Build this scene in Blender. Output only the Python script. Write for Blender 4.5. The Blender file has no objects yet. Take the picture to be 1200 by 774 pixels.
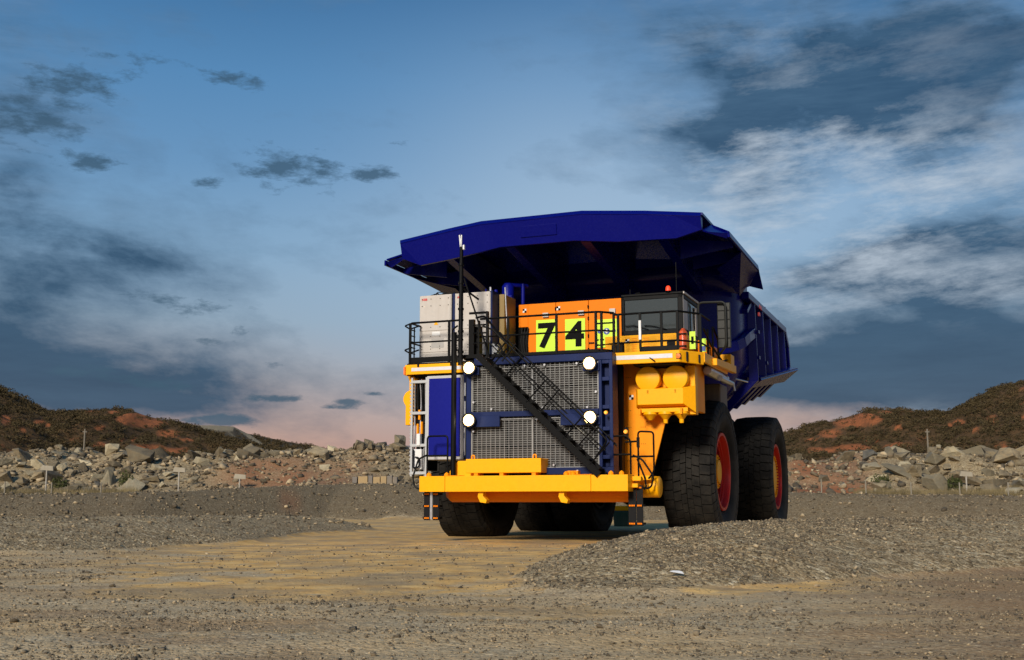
import bpy, bmesh, math, random
import numpy as np
from mathutils import Vector, Matrix, noise as mnoise
R = math.radians
random.seed(7)
rng = np.random.default_rng(11)
S = bpy.context.scene
COL = S.collection

# ------------------------------------------------------------------ site frame
# world: x to the right, y away from the viewer's standing point, z up, metres
EYE = 0.94
PITCH = R(8.53)
F = 1340.0
def sight(px, py):
    """slope of a surveyed line of sight: (x per metre of y, height per metre of y)"""
    a = (px-600)/F; b = -(py-387)/F
    fy = math.cos(PITCH)-b*math.sin(PITCH); fz = math.sin(PITCH)+b*math.cos(PITCH)
    return a/fy, fz/fy
def at(px, py, d):
    a, e = sight(px, py)
    return (a*d, d, EYE+e*d)

# ------------------------------------------------------------------ helpers
def tag(o, label=None, cat=None, group=None, kind=None):
    if label: o['label'] = label
    if cat: o['category'] = cat
    if group: o['group'] = group
    if kind: o['kind'] = kind
    return o
def empty(name, loc=(0,0,0), rz=0):
    o = bpy.data.objects.new(name, None); COL.objects.link(o)
    o.location = loc; o.rotation_euler = (0,0,rz); o.empty_display_size = .3
    return o
def link_mesh(name, me, mat, parent=None):
    o = bpy.data.objects.new(name, me); COL.objects.link(o)
    if mat is not None and len(me.materials) == 0: me.materials.append(mat)
    if parent is not None: o.parent = parent
    return o

class MB:
    """collects shapes and links them as one mesh object"""
    def __init__(s): s.v = []; s.f = []; s.m = []; s.sm = []; s.cur = 0
    def add(s, vs, fs, smooth=False):
        b = len(s.v); s.v += [tuple(p) for p in vs]
        for f in fs: s.f.append(tuple(b+i for i in f)); s.m.append(s.cur); s.sm.append(smooth)
        return s
    def box(s, x0, x1, y0, y1, z0, z1):
        x0,x1 = min(x0,x1),max(x0,x1); y0,y1 = min(y0,y1),max(y0,y1); z0,z1 = min(z0,z1),max(z0,z1)
        v = [(x0,y0,z0),(x1,y0,z0),(x1,y1,z0),(x0,y1,z0),(x0,y0,z1),(x1,y0,z1),(x1,y1,z1),(x0,y1,z1)]
        return s.hexa(v)
    def hexa(s, v):
        return s.add(v, [(3,2,1,0),(4,5,6,7),(0,1,5,4),(1,2,6,5),(2,3,7,6),(3,0,4,7)])
    def obox(s, p, q, w, h, up=(0,0,1)):
        """beam of width w and height h from p to q"""
        p = Vector(p); q = Vector(q); d = (q-p).normalized()
        u = Vector(up)
        if abs(d.dot(u)) > .98: u = Vector((0,1,0))
        sx = d.cross(u).normalized(); sz = sx.cross(d).normalized()
        v = []
        for c in (p, q):
            for a, b in ((-1,-1),(1,-1),(1,1),(-1,1)): v.append(c+sx*a*w/2+sz*b*h/2)
        return s.add(v, [(3,2,1,0),(4,5,6,7),(0,1,5,4),(1,2,6,5),(2,3,7,6),(3,0,4,7)])
    def tube(s, pts, r, n=8, caps=True, closed=False):
        pts = [Vector(p) for p in pts]; rs = r if isinstance(r,(list,tuple)) else [r]*len(pts)
        rings = []; prev = None; N = len(pts)
        for i, p in enumerate(pts):
            if i == 0: d = pts[1]-p
            elif i == N-1: d = p-pts[i-1]
            else: d = (pts[i+1]-p).normalized()+(p-pts[i-1]).normalized()
            d.normalize()
            if prev is None:
                u = Vector((0,0,1)) if abs(d.z) < .9 else Vector((0,1,0))
                a = d.cross(u).normalized()
            else:
                a = (prev - d*prev.dot(d)).normalized()
            prev = a; b = d.cross(a)
            rings.append([p+(a*math.cos(2*math.pi*k/n)+b*math.sin(2*math.pi*k/n))*rs[i] for k in range(n)])
        vs = [q for ring in rings for q in ring]; fs = []
        for i in range(N-1):
            for k in range(n): fs.append((i*n+k, i*n+(k+1)%n, (i+1)*n+(k+1)%n, (i+1)*n+k))
        s.add(vs, fs, True)
        if caps:
            s.add(rings[0], [tuple(reversed(range(n)))]); s.add(rings[-1], [tuple(range(n))])
        return s
    def cyl(s, p, q, r, n=20): return s.tube([p, q], r, n)
    def smooth_path(s, pts, r, n=8, fillet=.12, k=4):
        P = [Vector(p) for p in pts]; out = [P[0]]
        for i in range(1, len(P)-1):
            a = P[i-1]-P[i]; b = P[i+1]-P[i]; f = min(fillet, a.length*.45, b.length*.45)
            A = P[i]+a.normalized()*f; B = P[i]+b.normalized()*f
            for j in range(k+1):
                t = j/k; out.append(A*(1-t)**2 + P[i]*2*t*(1-t) + B*t*t)
        out.append(P[-1]); return s.tube(out, r, n)
    def lathe(s, prof, n=48, axis='X', c=(0,0,0), smooth=True):
        """prof: list of (along axis, radius)"""
        vs = []
        for k in range(n):
            a = 2*math.pi*k/n; ca, sa = math.cos(a), math.sin(a)
            for (t, r) in prof:
                if axis == 'X': p = (c[0]+t, c[1]+r*ca, c[2]+r*sa)
                elif axis == 'Y': p = (c[0]+r*ca, c[1]+t, c[2]+r*sa)
                else: p = (c[0]+r*ca, c[1]+r*sa, c[2]+t)
                vs.append(p)
        m = len(prof); fs = []
        for k in range(n):
            for j in range(m-1):
                fs.append((k*m+j, ((k+1)%n)*m+j, ((k+1)%n)*m+j+1, k*m+j+1))
        return s.add(vs, fs, smooth)
    def prism(s, poly, axis, a, b):
        """polygon of 2D points extruded from a to b along axis"""
        def P(u, v, t):
            return {'X': (t,u,v), 'Y': (u,t,v), 'Z': (u,v,t)}[axis]
        n = len(poly)
        vs = [P(u,v,a) for u,v in poly]+[P(u,v,b) for u,v in poly]
        fs = [tuple(reversed(range(n))), tuple(range(n, 2*n))]
        for i in range(n): fs.append((i, (i+1)%n, n+(i+1)%n, n+i))
        return s.add(vs, fs)
    def sheet(s, pts, thick, nrm=None):
        """thick plate from a 3D polygon"""
        P = [Vector(p) for p in pts]
        nn = Vector((0,0,0))
        for i in range(len(P)): nn += P[i].cross(P[(i+1)%len(P)])
        nn.normalize()
        n = len(P); vs = [p for p in P]+[p-nn*thick for p in P]
        fs = [tuple(range(n)), tuple(range(2*n-1, n-1, -1))]
        for i in range(n): fs.append((i, n+i, n+(i+1)%n, (i+1)%n))
        return s.add(vs, fs)
    def each(s, name, mat, parent=None, bevel=0):
        """one object per separate shape"""
        n = len(s.v); par = list(range(n))
        def fd(a):
            while par[a] != a: par[a] = par[par[a]]; a = par[a]
            return a
        for f in s.f:
            r0 = fd(f[0])
            for q in f[1:]: par[fd(q)] = r0
        groups = {}
        for fi, f in enumerate(s.f): groups.setdefault(fd(f[0]), []).append(fi)
        out = []
        for g in groups.values():
            mm = MB(); idx = {}
            for fi in g:
                for q in s.f[fi]:
                    if q not in idx: idx[q] = len(mm.v); mm.v.append(s.v[q])
                mm.f.append(tuple(idx[q] for q in s.f[fi])); mm.m.append(0); mm.sm.append(s.sm[fi])
            out.append(mm.build(name, mat, parent, bevel))
        return out
    def build(s, name, mat, parent=None, bevel=0, seg=2, fix=True):
        me = bpy.data.meshes.new(name)
        me.from_pydata(s.v, [], s.f)
        mats = mat if isinstance(mat, (list,tuple)) else [mat]
        for m in mats: me.materials.append(m)
        me.polygons.foreach_set('material_index', s.m)
        me.polygons.foreach_set('use_smooth', s.sm)
        if fix:
            bm = bmesh.new(); bm.from_mesh(me)
            bmesh.ops.recalc_face_normals(bm, faces=bm.faces)
            for e in bm.edges:
                if len(e.link_faces) == 2 and e.calc_face_angle(0) > R(38): e.smooth = False
            bm.to_mesh(me); bm.free()
        me.update()
        o = link_mesh(name, me, None, parent)
        if bevel:
            b = o.modifiers.new('bevel', 'BEVEL'); b.width = bevel; b.segments = seg
            b.limit_method = 'ANGLE'; b.angle_limit = R(35); b.harden_normals = False
        return o

def text_mesh(body, size, depth=.004, bold=.018):
    c = bpy.data.curves.new('letters', 'FONT'); c.body = body; c.size = size; c.extrude = depth
    c.align_x = 'CENTER'; c.align_y = 'CENTER'; c.offset = size*bold
    o = bpy.data.objects.new('letters', c); COL.objects.link(o)
    dg = bpy.context.evaluated_depsgraph_get()
    me = bpy.data.meshes.new_from_object(o.evaluated_get(dg))
    bpy.data.objects.remove(o); bpy.data.curves.remove(c)
    return me
def lettering(body, size, loc, mat, parent, name='lettering', sx=1.0, rot=(R(90),0,0), bold=.018):
    me = text_mesh(body, size, bold=bold); me.materials.clear()
    o = link_mesh(name, me, mat, parent)
    M = Matrix.Translation(loc) @ Matrix.Rotation(rot[2],4,'Z') @ Matrix.Rotation(rot[0],4,'X') @ Matrix.Diagonal((sx,1,1,1))
    me.transform(M)
    return o

# ------------------------------------------------------------------ value noise on arrays
_perm = np.random.default_rng(3).random((256,256))
def vnoise(x, y):
    xi = np.floor(x).astype(int); yi = np.floor(y).astype(int)
    fx = x-xi; fy = y-yi
    fx = fx*fx*fx*(fx*(fx*6-15)+10); fy = fy*fy*fy*(fy*(fy*6-15)+10)
    a = _perm[xi & 255, yi & 255]; b = _perm[(xi+1) & 255, yi & 255]
    c = _perm[xi & 255, (yi+1) & 255]; d = _perm[(xi+1) & 255, (yi+1) & 255]
    return (a*(1-fx)+b*fx)*(1-fy)+(c*(1-fx)+d*fx)*fy
def fbm(x, y, o=4, g=.5):
    t = 0; a = 1; n = 0
    for i in range(o):
        t = t+a*(vnoise(x*2**i+17.3*i, y*2**i-9.1*i)*2-1); n += a; a *= g
    return t/n
def sstep(a, b, x):
    t = np.clip((x-a)/(b-a), 0, 1); return t*t*(3-2*t)

# ------------------------------------------------------------------ materials
def nodes(name):
    m = bpy.data.materials.new(name); m.use_nodes = True
    nt = m.node_tree; b = nt.nodes['Principled BSDF']
    return m, nt, b
def N(nt, t, **kw):
    n = nt.nodes.new(t)
    for k, v in kw.items():
        if k.startswith('i_'):
            key = k[2:]; key = int(key) if key.isdigit() else key.replace('_', ' ')
            n.inputs[key].default_value = v
        else: setattr(n, k, v)
    return n
def ramp(nt, stops, src=None):
    r = nt.nodes.new('ShaderNodeValToRGB'); e = r.color_ramp.elements
    while len(e) > 1: e.remove(e[-1])
    e[0].position = stops[0][0]; e[0].color = (*stops[0][1], 1)
    for p, c in stops[1:]:
        q = e.new(p); q.color = (*c, 1)
    if src is not None: nt.links.new(src, r.inputs[0])
    return r
def mixc(nt, fac, a, b, mode='MIX'):
    m = nt.nodes.new('ShaderNodeMix'); m.data_type = 'RGBA'; m.blend_type = mode
    for sock, v in ((m.inputs[0], fac), (m.inputs[6], a), (m.inputs[7], b)):
        if isinstance(v, bpy.types.NodeSocket): nt.links.new(v, sock)
        elif isinstance(v, (int, float)): sock.default_value = v
        else: sock.default_value = (*v, 1)
    return m.outputs[2]
def math_(nt, op, a, b=None, c=None, clamp=False):
    m = nt.nodes.new('ShaderNodeMath'); m.operation = op; m.use_clamp = clamp
    for i, v in enumerate((a, b, c)):
        if v is None: continue
        if isinstance(v, bpy.types.NodeSocket): nt.links.new(v, m.inputs[i])
        else: m.inputs[i].default_value = v
    return m.outputs[0]

def paint(name, col, rough=.38, dust=.25, dustcol=(.30,.23,.14), metallic=0, scale=1.2, coat=.0, spec=.5, fade=.12):
    """coach paint with fine scratches, uneven fading and a little road dust"""
    m, nt, b = nodes(name); L = nt.links
    tc = N(nt, 'ShaderNodeTexCoord')
    n1 = N(nt, 'ShaderNodeTexNoise', i_Scale=scale, i_Detail=8.0, i_Roughness=.62); L.new(tc.outputs['Object'], n1.inputs['Vector'])
    n2 = N(nt, 'ShaderNodeTexNoise', i_Scale=scale*14, i_Detail=5.0, i_Roughness=.7); L.new(tc.outputs['Object'], n2.inputs['Vector'])
    mp = N(nt, 'ShaderNodeMapping'); mp.inputs['Scale'].default_value = (9, 9, .7); L.new(tc.outputs['Object'], mp.inputs['Vector'])
    n3 = N(nt, 'ShaderNodeTexNoise', i_Scale=1.5, i_Detail=6.0); L.new(mp.outputs[0], n3.inputs['Vector'])   # run-off streaks
    r1 = ramp(nt, [(.42,(0,0,0)),(.75,(1,1,1))], n1.outputs[0]); r3 = ramp(nt, [(.5,(0,0,0)),(.8,(1,1,1))], n3.outputs[0])
    f = math_(nt, 'ADD', math_(nt,'MULTIPLY',r1.outputs[0],dust), math_(nt,'MULTIPLY',r3.outputs[0],dust*.7), clamp=True)
    f = math_(nt, 'MULTIPLY', f, math_(nt,'MULTIPLY_ADD',n2.outputs[0],1.2,.3,clamp=True))
    shade = mixc(nt, n2.outputs[0], tuple(c*(1-fade) for c in col), tuple(min(1,c*(1+fade)) for c in col))
    L.new(mixc(nt, f, shade, dustcol), b.inputs['Base Color'])
    rr = math_(nt, 'MULTIPLY_ADD', n2.outputs[0], .2, rough-.1); rr = math_(nt,'MULTIPLY_ADD',f,.35,rr,clamp=True)
    L.new(rr, b.inputs['Roughness'])
    b.inputs['Metallic'].default_value = metallic; b.inputs['Coat Weight'].default_value = coat
    b.inputs['Specular IOR Level'].default_value = spec
    bp = N(nt, 'ShaderNodeBump', i_Strength=.05, i_Distance=.02); L.new(n1.outputs[0], bp.inputs['Height']); L.new(bp.outputs[0], b.inputs['Normal'])
    return m
YEL = paint('yellow paint', (.92,.40,.0015), .38, .10, (.46,.22,.03), spec=.2)
ORA = paint('orange paint', (.80,.195,.0005), .45, .10, (.36,.13,.02), spec=.12)
FEN = paint('amber fender paint', (.90,.29,.001), .42, .14, (.42,.15,.02), spec=.16)
BLU = paint('dump body blue paint', (.0008,.0024,.120), .26, .04, (.004,.006,.06), spec=.16)
BLP = paint('panel blue paint', (.002,.005,.175), .38, .05, (.012,.012,.10), spec=.15)
BLF = paint('frame blue paint', (.002,.010,.062), .42, .10, (.016,.018,.035), spec=.18)
BLK = paint('black steel paint', (.003,.003,.0033), .45, .04, (.02,.016,.012), spec=.10)
DRK = paint('underbody dark paint', (.006,.0055,.0055), .7, .15, (.02,.016,.012), spec=.2)
GRY = paint('cabinet grey paint', (.50,.46,.42), .5, .3, (.30,.24,.18))
ALU = paint('bare steel', (.52,.52,.54), .32, .2, (.2,.17,.14), metallic=.85)
WHI = paint('white paint', (.72,.72,.71), .45, .2)
RED = paint('red rim paint', (.50,.010,.003), .4, .2, (.16,.03,.015), spec=.3)
REX = paint('extinguisher red paint', (.75,.10,.02), .3, .05)
OLV = paint('ochre side panel paint', (.22,.14,.03), .5, .3)
FWR = paint('rusty fence wire', (.12,.10,.075), .7, .3)
FPO = paint('weathered fence post', (.24,.21,.16), .85, .4, (.14,.11,.07))
MIR = paint('mirror back paint', (.016,.017,.015), .5, .15, (.05,.04,.03), spec=.3)
GRN = paint('green bin paint', (.012,.06,.04), .5, .3)
REF = paint('reflective strip', (.62,.62,.66), .3, .12)
LIM = paint('fluorescent yellow green film', (.55,.82,.02), .45, .04)
INK = paint('black lettering film', (.004,.004,.004), .6, .0, spec=.06)
SBL = paint('blue sign film', (.01,.04,.28), .4, .0)
SRD = paint('red sign film', (.6,.02,.02), .4, .0)
WIR = paint('galvanised wire', (.24,.24,.24), .5, .3, (.10,.09,.07))
HOS = paint('rubber hose', (.005,.005,.006), .6, .05, (.025,.02,.016), spec=.15)
CON = paint('concrete', (.36,.33,.28), .85, .4)
def rubber():
    m, nt, b = nodes('tyre rubber'); L = nt.links
    tc = N(nt, 'ShaderNodeTexCoord')
    n1 = N(nt, 'ShaderNodeTexNoise', i_Scale=2.2, i_Detail=9.0, i_Roughness=.68); L.new(tc.outputs['Object'], n1.inputs['Vector'])
    n2 = N(nt, 'ShaderNodeTexNoise', i_Scale=28.0, i_Detail=6.0, i_Roughness=.7); L.new(tc.outputs['Object'], n2.inputs['Vector'])
    r = ramp(nt, [(.35,(0,0,0)),(.72,(1,1,1))], n1.outputs[0])
    f = math_(nt,'MULTIPLY', r.outputs[0], math_(nt,'MULTIPLY_ADD',n2.outputs[0],.9,.05,clamp=True))
    sx = N(nt,'ShaderNodeSeparateXYZ'); L.new(tc.outputs['Object'], sx.inputs[0])
    wall = ramp(nt,[(.60,(0,0,0)),(.66,(1,1,1))],math_(nt,'ABSOLUTE',sx.outputs[0])).outputs[0]     # dust clings to the side walls
    f = math_(nt,'ADD', f, math_(nt,'MULTIPLY',wall,math_(nt,'MULTIPLY_ADD',n1.outputs[0],1.1,-.1)), clamp=True)
    L.new(mixc(nt, f, (.004,.0038,.0037), (.048,.042,.034)), b.inputs['Base Color'])
    b.inputs['Roughness'].default_value = .8; b.inputs['Specular IOR Level'].default_value = .18
    bp = N(nt, 'ShaderNodeBump', i_Strength=.25, i_Distance=.02); L.new(n2.outputs[0], bp.inputs['Height']); L.new(bp.outputs[0], b.inputs['Normal'])
    return m
RUB = rubber()
def glass():
    m, nt, b = nodes('tinted cab glass')
    b.inputs['Base Color'].default_value = (.10,.115,.115,1); b.inputs['Roughness'].default_value = .10
    b.inputs['Transmission Weight'].default_value = .6; b.inputs['IOR'].default_value = 1.5
    b.inputs['Specular IOR Level'].default_value = .8
    return m
GLS = glass()
def emit(name, col, s):
    m, nt, b = nodes(name)
    b.inputs['Base Color'].default_value = (*col,1); b.inputs['Emission Color'].default_value = (*col,1); b.inputs['Emission Strength'].default_value = s
    return m
LAMP = emit('lit headlamp', (1,.93,.72), 9.0)
AMB = emit('amber lens', (1,.35,.02), .5); RLN = emit('red beacon lens', (.9,.05,.01), .5)
HAND = emit('side marker lens', (.75,.14,.01), .12)
def core_mat():
    m, nt, b = nodes('radiator core'); L = nt.links
    tc = N(nt, 'ShaderNodeTexCoord')
    w = N(nt, 'ShaderNodeTexWave', i_Scale=9.0, i_Distortion=.4); w.bands_direction = 'Z'; L.new(tc.outputs['Object'], w.inputs['Vector'])
    n = N(nt, 'ShaderNodeTexNoise', i_Scale=2.5, i_Detail=6.0); L.new(tc.outputs['Object'], n.inputs['Vector'])
    c = mixc(nt, w.outputs[0], (.004,.004,.0038), (.020,.018,.017)); c = mixc(nt, math_(nt,'MULTIPLY',n.outputs[0],.5), c, (.045,.036,.03))
    L.new(c, b.inputs['Base Color']); b.inputs['Roughness'].default_value = .7
    return m
COR = core_mat()

def stone_mat(name, dark, light, warm, scale=1.0, attr=None, bump=.5):
    m, nt, b = nodes(name); L = nt.links
    tc = N(nt, 'ShaderNodeTexCoord'); geo = N(nt, 'ShaderNodeObjectInfo')
    add = N(nt, 'ShaderNodeVectorMath', operation='ADD'); L.new(tc.outputs['Object'], add.inputs[0])
    sc = N(nt, 'ShaderNodeVectorMath', operation='SCALE'); sc.inputs['Scale'].default_value = 37
    L.new(geo.outputs['Location'], sc.inputs[0]); L.new(sc.outputs[0], add.inputs[1])
    n1 = N(nt, 'ShaderNodeTexNoise', i_Scale=scale, i_Detail=4.0, i_Roughness=.65); L.new(add.outputs[0], n1.inputs['Vector'])
    n2 = N(nt, 'ShaderNodeTexNoise', i_Scale=scale*7, i_Detail=4.0, i_Roughness=.75); L.new(add.outputs[0], n2.inputs['Vector'])
    v = N(nt, 'ShaderNodeTexVoronoi', feature='DISTANCE_TO_EDGE', i_Scale=scale*1.6); L.new(add.outputs[0], v.inputs['Vector'])
    r = ramp(nt, [(.3,dark),(.7,light)], n1.outputs[0])
    c = mixc(nt, math_(nt,'MULTIPLY',ramp(nt,[(.45,(0,0,0)),(.65,(1,1,1))],n2.outputs[0]).outputs[0],.5), r.outputs[0], warm)
    if attr:
        a = N(nt, 'ShaderNodeAttribute', attribute_name=attr)
        f = math_(nt,'MULTIPLY_ADD',math_(nt,'POWER',a.outputs['Fac'],2.0),1.7,.4)
    else:
        f = math_(nt,'MULTIPLY_ADD',geo.outputs['Random'],.9,.42)
    cm = N(nt, 'ShaderNodeVectorMath', operation='SCALE'); L.new(c, cm.inputs[0]); L.new(f, cm.inputs['Scale'])
    L.new(cm.outputs[0], b.inputs['Base Color']); b.inputs['Roughness'].default_value = .9
    h = math_(nt,'ADD', n2.outputs[0], math_(nt,'MULTIPLY',v.outputs[0],.5))
    bp = N(nt, 'ShaderNodeBump', i_Strength=bump, i_Distance=.12/scale); L.new(h, bp.inputs['Height']); L.new(bp.outputs[0], b.inputs['Normal'])
    return m
ROCK = stone_mat('weathered boulder stone', (.07,.057,.037), (.31,.25,.15), (.27,.18,.085), .9, bump=.7)
PALE = stone_mat('pale boulder stone', (.20,.17,.11), (.42,.36,.235), (.34,.24,.12), .9, bump=.6)
DROCK = stone_mat('dark boulder stone', (.04,.04,.036), (.13,.12,.10), (.12,.10,.06), 1.0)
PEB = stone_mat('crushed stone', (.075,.060,.038), (.27,.215,.135), (.22,.135,.06), 6.0, attr='tone', bump=.3)
RUBB = stone_mat('rubble stone', (.085,.07,.045), (.28,.225,.14), (.25,.15,.07), 1.5, attr='tone', bump=.4)

# ================================================================== TERRAIN
def polyline_ridge(x, y, pts):
    """height of a heap whose crest follows pts = (x, y, height, half width)"""
    best = np.zeros_like(x)
    for (x0,y0,h0,w0),(x1,y1,h1,w1) in zip(pts[:-1], pts[1:]):
        dx, dy = x1-x0, y1-y0; L2 = dx*dx+dy*dy
        t = np.clip(((x-x0)*dx+(y-y0)*dy)/L2, 0, 1)
        d = np.hypot(x-(x0+dx*t), y-(y0+dy*t)); h = h0+(h1-h0)*t; w = w0+(w1-w0)*t
        q = np.clip(1-d/w, 0, 1)
        q = q*(1.55-.55*q)*sstep(0,.16,q)**.5
        best = np.maximum(best, h*np.minimum(q,1))
    return best
NEAR_R = [(1.1,13.0,.12,1.4),(1.75,14.2,.38,1.9),(2.5,15.6,.60,2.5),(3.3,17.0,.68,3.0),(5.3,18.8,.68,3.3),(9.5,20.8,.66,3.8),(20,24,.68,4.5),(50,29,.8,6)]
NEAR_L = [(-7.6,39,.5,3.2),(-8.6,33,.55,3.0),(-9.2,27,.6,3.4),(-11.5,24.2,.64,4.6),(-16,23.5,.66,5.2),(-26,24,.7,6),(-60,24,.9,8)]
BK_R = np.array([-400,-60,-25,-17,-10,0,15,25,60,400.]); BK_D = np.array([44,45,48,55,68,70,60,52,50,50.])
BK_H = np.array([1.12,1.12,1.12,1.4,1.95,1.95,1.4,1.13,1.13,1.13])
RIDGE_PX = np.array([-400,-100,0,30,50,70,95,125,150,180,205,250,300,350,400,430,470,520,600])
RIDGE_PY = np.array([520,528,540,537,533,527,540,541,533,540,543,540,538,536,532,526,532,536,538])
D_R = 88.0
def ridge_top(x):
    px = 600+F*math.cos(PITCH)*x/D_R
    pxm = np.where(px > 640, 1170-px, px)
    py = np.interp(pxm, RIDGE_PX, RIDGE_PY)
    return EYE + D_R*(-(py-588)/1310.)*1.0
def ground_h(x, y):
    gm = polyline_ridge(x, y, NEAR_R) + polyline_ridge(x, y, NEAR_L)
    n = fbm(x*.6, y*.6, 4); n2 = fbm(x*2.6+5, y*2.6, 3)
    gm = gm*(1+.10*n) + np.minimum(gm,.25)*.14*n2
    bd = np.interp(x, BK_R, BK_D) + 1.2*fbm(x*.12, x*0+4., 3); bh = np.interp(x, BK_R, BK_H)
    up = np.clip((y-(bd-bh*3.4))/(bh*3.4), 0, 1)
    up = up*(1.25-.25*up)
    bank = bh*np.minimum(up,1)
    bank = bank*(1+.05*fbm(x*.4, y*.4, 3)*up)
    rt = ridge_top(x)
    q = sstep(74, D_R, y + 2.2*fbm(x*.16, y*.16, 3))
    rub = (rt-bank)*q*(1-.75*sstep(D_R+6, D_R+40, y))
    rub = rub + q*.7*fbm(x*.3, y*.3, 4)
    lane = np.exp(-((x-3)/9)**2)*np.exp(-((y-33)/14)**2)      # levelled pad the truck stands on
    fine = (.04*fbm(x*.35, y*.35, 4) + .016*fbm(x*1.6, y*3.2, 4))*(1-lane)*sstep(1, 8, y)
    # shallow wheel ruts in the near track
    s = y-.17*x
    rut = -.035*np.exp(-((s-7.7)/.35)**2) -.03*np.exp(-((s-9.6)/.35)**2)
    far = -.6*sstep(150, 260, y)
    return gm + bank + rub + fine + rut*(.6+.6*n) + far
def ground_masks(x, y):
    gm = polyline_ridge(x, y, NEAR_R) + polyline_ridge(x, y, NEAR_L)
    bd = np.interp(x, BK_R, BK_D); bh = np.interp(x, BK_R, BK_H)
    onbank = sstep(-bh*3.6-.6, -bh*3.2+.4, y-bd+.8*fbm(x*.5,y*.5,3))
    w1 = fbm(x*.28, y*.22, 5)
    heap = sstep(.02, .09, gm+.03*w1)
    gravel = np.maximum(heap, onbank)
    # bare ochre pad: beyond ~12 m and between the heaps
    pad = (.82*sstep(9.2, 15.0, y + 4.5*w1 - .15*x)+.12)*(1-gravel)*(1-.9*sstep(1.0,3.5,x-.1*y)*(1-sstep(24,30,y)))*(1-.92*(1-sstep(-6.2,-2.6,x+.24*(y-12))))
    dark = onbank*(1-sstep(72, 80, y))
    return gravel, pad, dark
def axis(segs):
    out = [segs[0][0]]
    for a, b, s0, s1 in segs:
        t = a
        while t < b-1e-6:
            k = (t-a)/(b-a); t += s0+(s1-s0)*k; out.append(min(t, b))
    return np.unique(np.round(out, 4))
xs = np.concatenate([-axis([(0,13,.09,.11),(13,45,.2,.8),(45,160,1.,5),(160,1800,12,160)])[::-1], axis([(0,13,.09,.11),(13,45,.2,.8),(45,160,1.,5),(160,1800,12,160)])[1:]])
ys = np.concatenate([-axis([(0,60,2,8),(60,400,20,60)])[::-1], axis([(0,5,.5,.2),(5,24,.08,.10),(24,50,.18,.35),(50,110,.4,1.0),(110,300,2,10),(300,2200,20,150)])[1:]])
X, Y = np.meshgrid(xs, ys); Z = ground_h(X, Y)
def grid_mesh(name, X, Y, Z, attrs):
    h, w = X.shape
    me = bpy.data.meshes.new(name)
    co = np.stack([X, Y, Z], -1).reshape(-1,3).astype(np.float32)
    i = np.arange(h*w).reshape(h, w)
    q = np.stack([i[:-1,:-1], i[:-1,1:], i[1:,1:], i[1:,:-1]], -1).reshape(-1,4)
    me.vertices.add(len(co)); me.vertices.foreach_set('co', co.ravel())
    me.loops.add(q.size); me.loops.foreach_set('vertex_index', q.ravel().astype(np.int32))
    me.polygons.add(len(q)); me.polygons.foreach_set('loop_start', np.arange(0, q.size, 4, dtype=np.int32))
    me.polygons.foreach_set('loop_total', np.full(len(q), 4, dtype=np.int32))
    me.update(calc_edges=True); me.polygons.foreach_set('use_smooth', np.ones(len(q), bool))
    for k, v in attrs.items():
        a = me.attributes.new(k, 'FLOAT', 'POINT'); a.data.foreach_set('value', v.ravel().astype(np.float32))
    return me
G, PD, DK = ground_masks(X, Y)
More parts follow.
